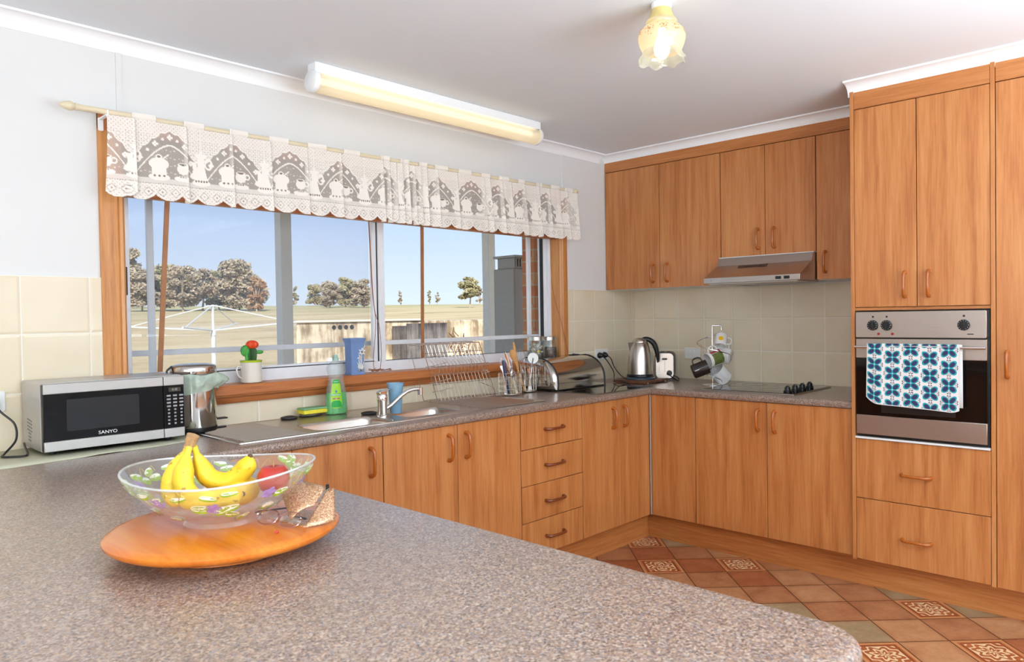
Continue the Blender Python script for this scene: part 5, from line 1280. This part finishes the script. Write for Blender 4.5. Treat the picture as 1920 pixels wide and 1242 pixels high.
for x in (-3.315, -.68):
    mb = MB(); mb.box(x-.006, x+.006, -.098, -.022, rz(x)-.016, rz(x)-.010); mb.rbox(x-.009, x+.009, -.026, -.0225, rz(x)-.055, rz(x)-.008, .004, 'y'); mb.tube([(x, -.104, rz(x)+.004), (x, -.103, rz(x)-.01), (x, -.09, rz(x)-.0155)], .0035); obj('rod_bracket', mb, 'white', rt)

creases = [-3.228, -3.04, -2.857, -2.689, -2.518, -2.344]+[-2.112+.0385*k for k in range(8)]+[-1.769, -1.64, -1.446, -1.397, -1.302, -1.229, -1.118, -.994, -.90, -.809, -.733]
path = [(-3.318, -.094)]
for i, c in enumerate(creases):
    tight = -2.13 < c < -1.8
    ov = .016 if tight else (.030 if c > -1.8 else .012)
    path += [((path[-1][0]+c)/2, -.096-.004*math.sin(i*1.7)), (c+.003, -.102), (c-ov*.55, -.088)]
path.append((-.632, -.096))
pp = [path[0]]; step = .0023; arc_u = [0.]
for (a0, b0), (a1, b1) in zip(path, path[1:]):
    L = math.hypot(a1-a0, b1-b0); n = max(1, int(L/step))
    for k in range(1, n+1): pp.append((a0+(a1-a0)*k/n, b0+(b1-b0)*k/n)); arc_u.append(arc_u[-1]+L/n)
U1 = np.array(arc_u)*1.0; NV = 120; H = .318
vv = np.linspace(0, 1, NV)
Ug, Vg = np.meshgrid(U1+.195, vv); P = .292
uu = (Ug % P)/P                      # 0..1 in a repeat, jug at 0/1, arch in the middle
xm = (uu-.5)*P; ym = Vg*H            # metres
lace = np.full(Ug.shape, .92)
# fancy net above: diamonds and small holes
d1 = np.abs(np.sin(PI*(xm+ym)/.0155)*np.sin(PI*(xm-ym)/.0155)); lace = np.where(d1 > .86, .55, lace)
d2 = (np.sin(PI*xm/.0095)**2+np.sin(PI*ym/.0095)**2); lace = np.where((Vg > .2) & (d2 > 1.82), .35, lace)
au = np.abs(uu-.5)
archc = .30+1.45*au**1.6+.03          # garland line
outer = .15+1.12*au**1.5+.022*np.abs(np.sin(au*PI*9))
zone = (Vg > outer) & (Vg < .735) & (au < .475)
netp = .34+.10*((np.floor(xm/.0046)+np.floor(ym/.0046)) % 2)
lace = np.where(zone, netp, lace)
star = (np.abs(((xm/.03+np.round(ym/.028)*.5) % 1)-.5)*.03 < .0032) & (np.abs((ym/.028 % 1)-.5)*.028 < .0042)
lace = np.where(zone & star & (Vg > archc+.04), .72, lace)
lace = np.where(np.abs(Vg-archc)*H < .0034, 1., lace)*1.0
lace = np.where(np.abs(Vg-outer)*H < .0028, 1., lace)
# flowers between the two arcs
fl = np.zeros_like(lace, bool)
for k in range(-4, 5):
    fu = k*.092; fv = .5*(.30+1.45*abs(fu)**1.6+.03+.15+1.12*abs(fu)**1.5)-.005; fx, fy = fu*P, fv*H
    if k % 2 == 0:
        for dx, dy in ((.0062, 0), (-.0062, 0), (0, .0062), (0, -.0062)): fl |= (xm-fx-dx)**2+(ym-fy-dy)**2 < .0048**2
    else: fl |= (xm-fx)**2+(ym-fy)**2 < .0055**2
lace = np.where(fl & (au < .46), 1., lace)
yb = .735*H
xm0, ym0 = xm, ym; xm = xm/1.18; ym = yb+(ym-yb)/1.22
def E2(cx, cy, rx, ry): return ((xm-cx)/rx)**2+((ym-cy)/ry)**2 < 1
solid = np.zeros_like(lace, bool); hol = np.zeros_like(lace, bool)
# sugar bowl left, cup right
solid |= E2(-.036, yb-.045, .030, .019); solid |= (np.abs(xm+.036) < .022) & (ym > yb-.03) & (ym < yb-.004); solid |= E2(-.036, yb-.004, .032, .011)
solid |= E2(-.036, yb-.066, .010, .008); hol |= E2(-.036, yb-.067, .0055, .0035); solid |= (np.abs((xm+.016)+(ym-yb+.068)*1.2) < .003) & (ym > yb-.076) & (ym < yb-.058)
solid |= E2(.038, yb-.035, .019, .017); solid |= E2(.038, yb-.049, .017, .006); hol |= E2(.038, yb-.050, .011, .0035)
ring = E2(.061, yb-.038, .010, .010) & ~E2(.061, yb-.038, .0055, .0055); solid |= ring; solid |= E2(.038, yb-.004, .029, .009)
for cxx in (-.050, -.036, -.022): hol |= E2(cxx, yb-.008, .0035, .0028)
for cxx in (.030, .038, .046): hol |= E2(cxx, yb-.010, .0026, .0024)
# jug at the repeat joint
xm, ym = xm0, yb+(ym0-yb)/1.15
xj = np.where(xm > 0, xm-P/2, xm+P/2)/1.12
body = (np.abs(xj) < .011+.016*np.clip((ym-(yb-.085))/.085, 0, 1)**2.2) & (ym > yb-.092) & (ym < yb+.004)
solid |= body; solid |= ((xj/.019)**2+((ym-yb+.092)/.008)**2 < 1); solid |= ((xj/.006)**2+((ym-yb+.103)/.007)**2 < 1)
sp = (np.abs(xj+.030+.010*np.sin((ym-yb)/.028)) < .0075) & (ym > yb-.070) & (ym < yb-.020); solid |= sp | (((xj+.026)/.012)**2+((ym-yb+.022)/.010)**2 < 1)
hd = (((xj-.026)/.014)**2+((ym-yb+.066)/.020)**2 < 1) & ~(((xj-.025)/.0085)**2+((ym-yb+.066)/.0135)**2 < 1); solid |= hd
solid |= ((xj/.030)**2+((ym-yb)/.011)**2 < 1)
for cxx in (-.018, -.009, 0, .009, .018): hol |= ((xj-cxx)/.003)**2+((ym-yb+.006)/.0034)**2 < 1
xm, ym = xm0, ym0
lace = np.where(solid, 1., lace); lace = np.where(hol, .15, lace)
# tabletop band, dotted lines, border
tab = (Vg > .735) & (Vg < .80) & ~solid; lace = np.where(tab, .80, lace)
dl_ = (np.abs(Vg-.80)*H < .0013) & (np.floor(xm/.0042) % 2 == 0); lace = np.where(dl_, .3, lace)
bd = (Vg > .81); xs_ = ((Ug/.0475) % 1-.5)*.0475; yc = (ym-.90*H)
dia = np.abs(xs_)+np.abs(yc); lace = np.where(bd, .93, lace)
lace = np.where(bd & (np.abs(dia-.0165) < .0015), .38, lace); lace = np.where(bd & (dia < .0035), .2, lace)
lace = np.where(bd & (d1 > .88) & (dia > .019), .45, lace)
edge = 1-.075*(1-np.abs(np.sin(PI*Ug/.095))**.75)
lace = np.where(np.abs(Vg-edge)*H < .0035, .98, lace)
lace = np.where(Vg > edge, 0., lace)
pocket = Vg < .075; lace = np.where(pocket, .92, lace); lace = np.where((Vg < .072) & (Vg > -.1) & (((Ug+.03) % .21) < .12), 0., lace)
V = []
xs0 = np.array([p[0] for p in pp]); ys0 = np.array([p[1] for p in pp])
for j, v in enumerate(vv):
    amp = .6+1.3*v
    sh = np.where(xs0 > -1.9, .018*v*np.clip((xs0+1.9)/.4, 0, 1), 0)-np.where(xs0 < -3.25, .015*v**2, 0)
    yy = -.096+(ys0+.096)*amp-.010*v-.0125*math.exp(-((v-.03)/.05)**2)*(-1 if v > .06 else 1)*.3
    # top passes in front of and round the rod
    zz = np.array([rz(x) for x in xs0])+.0125-v*H*np.where(xs0 > -2.13, 1.0, 1.0)
    V.append(np.stack([xs0+sh, yy-.008, zz], 1))
V = np.concatenate(V); nc = len(pp); keep = (lace.reshape(-1) > 0)
F = [(j*nc+i, j*nc+i+1, (j+1)*nc+i+1, (j+1)*nc+i) for j in range(NV-1) for i in range(nc-1) if keep[j*nc+i] or keep[(j+1)*nc+i+1]]
loc = Vector((-2.0, -.1, 2.09))
me = bpy.data.meshes.new('lace_valance'); me.from_pydata([tuple(p) for p in (V-np.array(loc))], [], F)
at = me.attributes.new('lace', 'FLOAT', 'POINT'); at.data.foreach_set('value', lace.reshape(-1).astype(np.float32))
me.polygons.foreach_set('use_smooth', [True]*len(me.polygons))
g = G('cream_lace'); la_ = g.n('Attribute', attribute_name='lace').outputs['Fac']; nz = g.noise(g.obj(), 700, 2)
df = g.n('BsdfDiffuse', {0: srgb(250, 244, 236)}); tl = g.n('BsdfTranslucent', {0: srgb(250, 242, 230)}); m1 = g.n('MixShader', {0: .12, 1: df.outputs[0], 2: tl.outputs[0]})
tr = g.n('BsdfTransparent', {0: (1, 1, 1, 1)}); fa = g.math('MULTIPLY_ADD', g.math('SUBTRACT', nz, .5), .2, la_)
M['lace'] = g.done(g.n('MixShader', {0: g.math('MULTIPLY', g.math('MINIMUM', fa, 1.), g.math('GREATER_THAN', la_, .08)), 1: tr.outputs[0], 2: m1.outputs[0]}))
me.materials.append(M['lace']); o = bpy.data.objects.new('lace_valance', me); COL.objects.link(o); o.location = loc
tag(o, 'cream lace valance with teapots, cups and scalloped hem across the window top', 'valance')

# ============================================================ CEILING LIGHTS
def emit(name, col, s):
    g = G(name); nz = g.noise(g.obj(), 4, 1); return g.done(g.n('Emission', {0: col, 1: g.math('MULTIPLY_ADD', nz, s*.02, s)}))
M['tube'] = emit('lit_tube', srgb(255, 244, 222), 2.4)
g = G('prismatic_diffuser'); o_ = g.obj(); ck = g.n('TexChecker', {'Vector': o_, 'Scale': 300.}).outputs[1]
tr = g.n('BsdfTransparent', {0: srgb(255, 248, 232)}); tl = g.n('BsdfTranslucent', {0: srgb(255, 244, 222)}); df = g.n('BsdfDiffuse', {0: srgb(242, 232, 206)}); gl = g.n('BsdfGlossy', {0: (1, 1, 1, 1), 'Roughness': .25})
a = g.n('MixShader', {0: .55, 1: tl.outputs[0], 2: df.outputs[0]}); a = g.n('MixShader', {0: g.math('MULTIPLY_ADD', ck, .06, .16), 1: a.outputs[0], 2: tr.outputs[0]}); M['diff'] = g.done(g.n('MixShader', {0: .06, 1: a.outputs[0], 2: gl.outputs[0]}))
t = thing('fluorescent_light', 'long lit fluorescent ceiling light with ribbed cream diffuser above the window', 'ceiling light', (-1.88, -.255, 2.387))
xa, xb, yc, zc_ = -2.585, -1.18, -.258, 2.313
mb = MB(); mb.box(xa+.01, xb-.01, yc-.036, yc+.03, 2.345, 2.3865); obj('base_channel', mb, 'white', t, bevel=.003)
D_ = [(yc+.047*math.cos(a_), zc_+.043*math.sin(a_)) for a_ in [PI*.80+(2*PI-PI*.60)*k/28 for k in range(29)]]
mb = MB(); mb.loft([[(x_, a_, b_) for a_, b_ in D_] for x_ in (xa+.018, xb-.006)], cap=False, closed=False); obj('diffuser', mb, 'diff', t, sharp=60)
capp = [(yc+.050*math.cos(a_), zc_+.046*math.sin(a_)) for a_ in [2*PI*k/32 for k in range(32)]]
for x_, s in ((xa+.02, -1), (xb-.008, 1)):
    mb = MB(); mb.loft([[(x_, a_, b_) for a_, b_ in capp], [(x_+s*.016, a_, b_) for a_, b_ in capp], [(x_+s*.022, yc+(a_-yc)*.86, zc_+(b_-zc_)*.86) for a_, b_ in capp]]); mb.box(min(x_, x_+s*.014), max(x_, x_+s*.014), yc-.03, yc+.026, 2.33, 2.3865); obj('end_cap', mb, 'white', t, sharp=50)
mb = MB(); mb.cyl((xa+.05, yc, zc_+.008), (xb-.04, yc, zc_+.008), .013, seg=16); obj('tube', mb, 'tube', t)
# pendant
PX, PY = -2.03, -1.60
t = thing('ceiling_lamp', 'lit amber glass ceiling lamp with frilled rim and etched band', 'ceiling lamp', (PX, PY, 2.387))
mb = MB(); mb.lathe([(.034, 2.3865), (.0345, 2.372), (.03, 2.366)], (PX, PY, 0), 32); obj('lampholder', mb, 'white', t)
def amber(name, col, tcol, k):
    g = G(name); nz = g.noise(g.obj(), 20, 3); tr = g.n('BsdfTransparent', {0: tcol}); tl = g.n('BsdfTranslucent', {0: col}); df = g.n('BsdfDiffuse', {0: col}); gl = g.n('BsdfGlossy', {0: (1, 1, 1, 1), 'Roughness': .12})
    a = g.n('MixShader', {0: .45, 1: tl.outputs[0], 2: df.outputs[0]}); a = g.n('MixShader', {0: g.math('MULTIPLY_ADD', nz, .1, k), 1: a.outputs[0], 2: tr.outputs[0]}); return g.done(g.n('MixShader', {0: .08, 1: a.outputs[0], 2: gl.outputs[0]}))
M['amber'] = amber('amber_frosted_glass', srgb(246, 228, 198), srgb(255, 240, 214), .16); M['etch'] = amber('etched_flower_band', srgb(206, 168, 116), srgb(255, 226, 170), .1); M['frill'] = amber('clear_frill_glass', srgb(226, 228, 208), srgb(240, 244, 232), .35); M['ambercap'] = plain('yellow_amber_collar', srgb(224, 202, 132), .15)
mb = MB(); mb.lathe([(.033, 2.366), (.038, 2.35), (.0455, 2.333), (.051, 2.327)], (PX, PY, 0), 40, cap=False); obj('collar', mb, 'ambercap', t, sharp=60)
mb = MB(); mb.lathe([(.051, 2.327), (.054, 2.322), (.052, 2.315), (.050, 2.312)], (PX, PY, 0), 40, cap=False); obj('glass_neck', mb, 'frill', t, sharp=60)
mb = MB(); mb.lathe([(.05, 2.312), (.063, 2.303), (.075, 2.29), (.080, 2.274), (.080, 2.262), (.076, 2.246), (.070, 2.232), (.066, 2.222)], (PX, PY, 0), 48, cap=False); sh = obj('glass_shade', mb, 'amber', t, sharp=70)
mb = MB(); rings = []; seg = 96
for k, (r_, z_) in enumerate(((.066, 2.222), (.068, 2.212), (.073, 2.202), (.078, 2.195), (.079, 2.190))):
    f = k/4; rings.append([(PX+(r_+.006*f*math.sin(a_*8*2*PI/seg))*math.cos(2*PI*a_/seg), PY+(r_+.006*f*math.sin(a_*8*2*PI/seg))*math.sin(2*PI*a_/seg), z_-.006*f*math.cos(a_*8*2*PI/seg)) for a_ in range(seg)])
mb.loft(rings, cap=False); obj('frilled_rim', mb, 'frill', t, sharp=80)
mb = MB(); rnd = random.Random(6)
def shr(z):
    pf = [(2.222, .066), (2.232, .070), (2.246, .076), (2.262, .080), (2.274, .080), (2.29, .075), (2.303, .063), (2.312, .05)]
    for (a_, ra), (b_, rb_) in zip(pf, pf[1:]):
        if a_ <= z <= b_: return ra+(rb_-ra)*(z-a_)/(b_-a_)
    return .05
for gk in range(10):
    for k in range(26):
        th = gk*2*PI/10+rnd.gauss(0, .12); z_ = 2.282+rnd.gauss(0, .0075); r_ = shr(z_)+.0006; s_ = rnd.uniform(.0012, .0026); er = Vector((math.cos(th), math.sin(th), 0)); et = Vector((-er.y, er.x, 0)); c_ = Vector((PX, PY, z_))+er*r_
        mb.face([mb.b.verts.new(c_+et*s_*math.cos(q)+UP*s_*math.sin(q)) for q in (0, 1.05, 2.1, 3.14, 4.19, 5.24)])
obj('etched_flowers', mb, 'etch', sh, smooth=False)
M['bulb'] = emit('lit_bulb', srgb(255, 238, 208), 5.)
mb = MB(); mb.lathe([(.0, 2.196), (.012, 2.199), (.024, 2.213), (.028, 2.232), (.024, 2.252), (.015, 2.272), (.013, 2.30)], (PX, PY, 0), 28); obj('bulb', mb, 'bulb', t)

# ============================================================ TURNED BOARD, BOWL, FRUIT, SPECTACLES
BX, BY = -3.614, -1.622
t = thing('lazy_susan', 'round orange-brown turned wooden board on the peninsula carrying the fruit bowl', 'serving board', (BX, BY, TOPZ))
mb = MB(); mb.lathe([(.125, .0006), (.130, .003), (.130, .020), (.127, .0225)], (BX, BY, TOPZ), 64); obj('base_disc', mb, 'board', t)
mb = MB(); mb.lathe([(.150, .0226), (.190, .0235), (.201, .028), (.2085, .035), (.2085, .040), (.201, .0455), (.192, .0475), (.0, .0475)], (BX, BY, TOPZ), 96); obj('turntable', mb, 'board', t, sharp=50)
bz = TOPZ+.0478
CX, CY = -3.614, -1.607
t = thing('fruit_bowl', 'flared clear glass bowl with painted violets and leaves, holding fruit', 'bowl', (CX, CY, bz))
OUT = [(.066, .0), (.070, .002), (.066, .010), (.070, .014), (.098, .026), (.124, .044), (.146, .066), (.160, .084), (.1685, .100)]
INN = [(.165, .101), (.155, .085), (.140, .067), (.118, .047), (.092, .030), (.06, .020), (.0, .018)]
def wob(r, h, th): 
    k = max(0, (h-.02)/.08); return r*(1+.035*k*math.cos(2*(th+.32)))
seg = 96; mb = MB()
mb.loft([[(CX+wob(r, h, 2*PI*a/seg)*math.cos(2*PI*a/seg), CY+wob(r, h, 2*PI*a/seg)*math.sin(2*PI*a/seg), bz+h+(.007*max(0, (h-.05)/.05)*math.cos(2*(2*PI*a/seg+.75)))) for a in range(seg)] for r, h in OUT+INN], cap=False); obj('glass_bowl', mb, 'bowlglass', t, sharp=70)
g = G('glass_rim_highlight'); gs = g.n('BsdfGlossy', {0: (1, 1, 1, 1), 'Roughness': .15}); tr = g.n('BsdfTransparent', {0: (1, 1, 1, 1)}); nz = g.noise(g.obj(), 20, 2); df = g.n('BsdfDiffuse', {0: srgb(232, 238, 236)}); a_ = g.n('MixShader', {0: .5, 1: gs.outputs[0], 2: df.outputs[0]}); M['rimglass'] = g.done(g.n('MixShader', {0: g.math('MULTIPLY_ADD', nz, .2, .4), 1: tr.outputs[0], 2: a_.outputs[0]}))
mb = MB(); mb.tube([(CX+wob(.1668, .1, 2*PI*a/96)*math.cos(2*PI*a/96), CY+wob(.1668, .1, 2*PI*a/96)*math.sin(2*PI*a/96), bz+.1012+.007*math.cos(2*(2*PI*a/96+.75))) for a in range(96)], .0022, 8, closed=True); obj('rim_highlight', mb, 'rimglass', t)  # pale ring added to put a bright highlight along the rim
M['leafw'] = plain('painted_white_leaf', srgb(248, 250, 236), .4, var=.05, scale=80); M['leafg'] = plain('painted_green_leaf', srgb(158, 190, 50), .4, var=.15, scale=80); M['viol'] = plain('painted_violet', srgb(170, 140, 200), .4, var=.2, scale=120); M['gold'] = plain('gold_outline', srgb(206, 178, 92), .3, .5)
PR = OUT[3:]
def surf(th, s, e=.0009):
    s = max(0, min(.999, s))*(len(PR)-1); i = int(s); f = s-i; r = PR[i][0]+(PR[i+1][0]-PR[i][0])*f; h = PR[i][1]+(PR[i+1][1]-PR[i][1])*f
    r = wob(r, h, th)+e; return Vector((CX+r*math.cos(th), CY+r*math.sin(th), bz+h+(.007*max(0, (h-.05)/.05)*math.cos(2*(th+.75)))-e*.6))
def patch(mb, th, s, L, w, rot, leaf=True):
    c_, s_ = math.cos(rot), math.sin(rot); pts = []
    for k in range(14):
        q = 2*PI*k/14; a = L*.5*math.cos(q); b = w*math.sin(q)*(1-.35*math.cos(q)) if leaf else w*math.sin(q); pts.append((a*c_-b*s_, a*s_+b*c_))
    cv = mb.b.verts.new(surf(th, s, .0013)); vs = [mb.b.verts.new(surf(th+a/.14, s+b/.125, .0013)) for a, b in pts]
    for k in range(14): mb.face([cv, vs[k], vs[(k+1) % 14]])
rnd = random.Random(12); mw, mg, mv, md = MB(), MB(), MB(), MB()
for k in range(60):
    th = rnd.uniform(0, 2*PI); s = rnd.uniform(.12, .95) if rnd.random() < .7 else rnd.uniform(.7, .95); rot = rnd.uniform(-.6, .9); L = rnd.uniform(.017, .026)
    L *= 1.3; patch(mg, th, s-.035, L*1.08, L*.27, rot); patch(mw, th, s, L, L*.21, rot)
for th in (-2.75, -2.1, -1.45, -.75, .3, 1.3, 2.4, 3.0):
    s = .42+.3*((th*7) % 1)
    for q in range(5): patch(mv, th+.05*math.cos(q*1.257), s+.06*math.sin(q*1.257), .014, .0055, q*1.257, False)
for th in (-.2, .5, 1.2, 2.0, -2.6, -1.2):
    md.tube([surf(th+.25*k/14, .8+.12*math.sin(k*.7), .0015) for k in range(15)], .0007, 4)
for k_, m_ in enumerate((mw, mv, md)):
    tm = bpy.data.meshes.new('tmp'); 
    for f_ in m_.b.faces: f_.material_index = k_+1
    m_.b.to_mesh(tm); m_.b.free(); mg.b.from_mesh(tm); bpy.data.meshes.remove(tm)
obj('painted_decoration', mg, ['leafg', 'leafw', 'viol', 'gold'], t, smooth=False)
BC = (CX, CY, bz+.090)
g = G('banana_skin'); o_ = g.obj(); n1 = g.noise(o_, 60, 3, .6); n2 = g.noise(o_, 18, 2)
c = g.mix(g.math('MULTIPLY', g.math('GREATER_THAN', n1, .645), .7), g.ramp(n2, [(.3, srgb(226, 186, 30)), (.7, srgb(240, 208, 62))]), srgb(140, 92, 36)); M['banana'] = g.done(g.pbr(c, .45))
M['bstem'] = plain('banana_stem', srgb(176, 138, 96), .8, var=.25, scale=120); M['btip'] = plain('banana_tip', srgb(92, 66, 40), .8)
def banana(lab, pts, r=.0175):
    P_ = [LP(BC, *p) for p in pts]; t = thing('banana', lab, 'banana', P_[0], None)
    S_ = spl(P_, 8); n = len(S_)
    def rr(s): return r*(.34+.66*min(1, max(0, (s-.10)/.20))**.8)*(1 if s < .86 else max(.22, 1-((s-.86)/.14)**1.7*.8))
    mb = MB(); V_ = []; up = None
    for i, p in enumerate(S_):
        tt = (S_[min(n-1, i+1)]-S_[max(0, i-1)]).normalized()
        if up is None: up = tt.orthogonal().normalized()
        up = (up-tt*up.dot(tt)).normalized(); sd = tt.cross(up); R_ = rr(i/(n-1))
        V_.append([p+(up*math.cos(2*PI*k/15)+sd*math.sin(2*PI*k/15))*R_*(1+.05*math.cos(5*2*PI*k/15)) for k in range(15)])
    mb.loft(V_); obj('fruit_skin', mb, 'banana', t, sharp=70)
    mb = MB(); mb.ball(S_[-1], r*.3, 1); obj('fruit_tip', mb, 'btip', t); return t
st = (-.062, .0, .058)
b1 = banana('left banana of the bunch, curving down to the left in the bowl', [(-.063, .0, .052), (-.076, -.004, .022), (-.092, -.008, -.012), (-.086, -.016, -.036), (-.062, -.022, -.050)])
b2 = banana('middle banana of the bunch with brown specks, hanging straight down', [(-.058, -.006, .052), (-.060, -.022, .018), (-.056, -.036, -.014), (-.034, -.044, -.038), (.002, -.044, -.049)], .0185)
b3 = banana('right banana of the bunch, curving right with its tip pointing up', [(-.053, .004, .052), (-.046, .012, .020), (-.028, .012, -.010), (.008, .012, -.018), (.040, .012, .004), (.052, .010, .030)], .0185)
mb = MB(); mb.tube([LP(BC, -.062, 0, .048), LP(BC, -.057, 0, .062), LP(BC, -.052, 0, .074)], lambda s: .009+.003*s, 10); mb.tube([LP(BC, -.062, 0, .05), LP(BC, -.055, 0, .064)], .010, 8); obj('bunch_stem', mb, 'bstem', b2)
banana('banana lying low across the front of the bowl', [(-.056, -.050, -.040), (-.035, -.070, -.034), (.0, -.078, -.031), (.035, -.072, -.030), (.060, -.055, -.028)], .018)
M['mango'] = plain('yellow_fruit_skin', srgb(236, 196, 52), .4, var=.08, scale=25); M['apple'] = plain('red_apple_skin', srgb(178, 52, 40), .3, var=.2, scale=30)
mb = MB(); mb.ball(LP(BC, .028, .022, -.038), .032, 3, (1.15, 1, .9)); tag(obj('mango', mb, 'mango'), 'rounded yellow fruit at the right of the bananas in the bowl', 'fruit')
t = thing('apple', 'red apple at the right side of the bowl', 'apple', LP(BC, .098, .004, -.045))
mb = MB(); mb.lathe([(.0035, .019), (.010, .025), (.021, .024), (.029, .012), (.0305, -.002), (.025, -.017), (.014, -.026), (.0045, -.023)], LP(BC, .098, .004, -.014), 28, cap=True); obj('apple_flesh', mb, 'apple', t, sharp=80)
mb = MB(); mb.tube([LP(BC, .098, .004, .006), LP(BC, .1, .004, .022)], .0013, 5); obj('stalk', mb, 'bstem', t)

# spectacle case, open and glittery, and spectacles on the board
g = G('rose_gold_glitter'); v1 = g.n('TexVoronoi', {'Vector': g.obj(), 'Scale': 700.}); s1 = g.n('SeparateColor', {0: v1.outputs['Color']}).outputs[0]; nz = g.noise(g.obj(), 30, 2)
M['glitter'] = g.done(g.pbr(g.ramp(s1, [(.0, srgb(168, 112, 76)), (.6, srgb(206, 156, 116)), (.9, srgb(244, 222, 190))]), .32, .55, bump=s1, bstr=.5))
zt = bz+.0002; cc = tuple(LP((BX, BY, zt), .016, -.004, 0))
t = thing('spectacle_case', 'glittery rose gold folding spectacle case on the right of the board', 'spectacle case', LP(cc, .14, .02, 0))
A_ = LP(cc, .155, -.060, .002); B1 = LP(cc, .198, .003, .002); C1 = LP(cc, .150, .085, .002); D1 = LP(cc, .085, .045, .002); T1 = LP(cc, .172, .045, .050); T2 = LP(cc, .10, .095, .052)
def sheet(name, rows, mat, par, th=.002):
    mb = MB(); R_ = [[mb.b.verts.new(p) for p in r] for r in rows]
    for a, b in zip(R_, R_[1:]):
        for k in range(len(a)-1): mb.face([a[k], a[k+1], b[k+1], b[k]])
    o = obj(name, mb, mat, par, sharp=80); o.modifiers.new('thick', 'SOLIDIFY').thickness = th; return o
def quad(a, b, c, d, bow=Vector((0, 0, 0)), n=8):
    a, b, c, d = map(Vector, (a, b, c, d)); return [[a.lerp(b, i/n).lerp(d.lerp(c, i/n), j/n)+bow*math.sin(PI*i/n)*math.sin(PI*min(1, j/n*.5+.25)) for i in range(n+1)] for j in range(n+1)]
sheet('end_flap', quad(LP(cc, .150, -.055, .003), LP(cc, .196, -.012, .004), LP(cc, .180, .05, .050), LP(cc, .168, .043, .052), RT*.006+FW*-.004), 'glitter', t)
sheet('top_flap', quad(LP(cc, .118, -.035, .012), LP(cc, .155, -.008, .030), LP(cc, .166, .045, .054), LP(cc, .06, .075, .056), UP*.010-FW*.006), 'glitter', t)
sheet('base_panel', quad(LP(cc, .06, .02, .0015), LP(cc, .148, -.045, .0015), LP(cc, .188, .03, .0015), LP(cc, .09, .09, .0015)), 'glitter', t)
mb = MB(); mb.rbox(-.003, .003, -.002, .002, -.005, .005, .001, 'z'); bmesh.ops.translate(mb.b, verts=mb.b.verts, vec=LP(cc, .168, .042, .054)); obj('magnet_tab', mb, 'black', t)
t = thing('spectacles', 'rimless pair of spectacles with dark hinges beside the spectacle case', 'spectacles', LP(cc, .10, -.05, 0))
M['wirerim'] = plain('rose_metal_rim', srgb(176, 132, 128), .2, .9)
def lensring(c, aa, w, h, par):
    n_ = 24; ax_ = RT*math.cos(aa)+FW*math.sin(aa); bx_ = (UP*.62+(FW*math.cos(aa)-RT*math.sin(aa))*.55).normalized(); pts = [c+ax_*w*math.copysign(abs(math.cos(q))**.8, math.cos(q))+bx_*h*math.copysign(abs(math.sin(q))**.8, math.sin(q)) for q in [2*PI*k/n_ for k in range(n_)]]
    mb = MB(); mb.tube(pts, .0009, 6, closed=True); r_ = obj('lens_rim', mb, 'wirerim', par)
    mb = MB(); mb.face([mb.b.verts.new(p) for p in pts]); o = obj('lens', mb, 'lens', r_); o.modifiers.new('t', 'SOLIDIFY').thickness = .001
    return ax_
L2 = LP(cc, .120, -.040, .0135); L1 = LP(cc, .072, -.020, .0135)
ax_ = lensring(L2, -.30, .0225, .0145, t); lensring(L1, -.42, .0225, .0145, t)
mb = MB(); mb.tube(spl([L1+ax_*.022+UP*.004, L1.lerp(L2, .5)+UP*.008, L2-ax_*.022+UP*.004]), .0011, 6); obj('bridge', mb, 'wirerim', t)
mb = MB(); mb.tube(spl([L2+ax_*.022+UP*.006, L2+ax_*.028+UP*.003, L2+ax_*.024+FW*.02+UP*-.002, L2+ax_*-.02+FW*.045-UP*.006]), .0016, 6); mb.tube(spl([L1-ax_*.022+UP*.006, L1-ax_*.026+FW*.01+UP*.006, L1+ax_*.03+FW*.034+UP*.010]), .0016, 6); obj('temple_arm', mb, 'black', t)
mb = MB()
for c_ in (L2+ax_*.0225+UP*.004, L1-ax_*.0225+UP*.004): mb.ball(c_, .0026, 2)
obj('hinge_stone', mb, 'chrome', t)
M['bead'] = plain('red_bead', srgb(196, 50, 50), .3); mb = MB(); mb.ball(LP(cc, .108, -.082, .0031), .003, 2); tag(obj('red_bead', mb, 'bead'), 'tiny red bead on the board below the spectacles', 'bead')
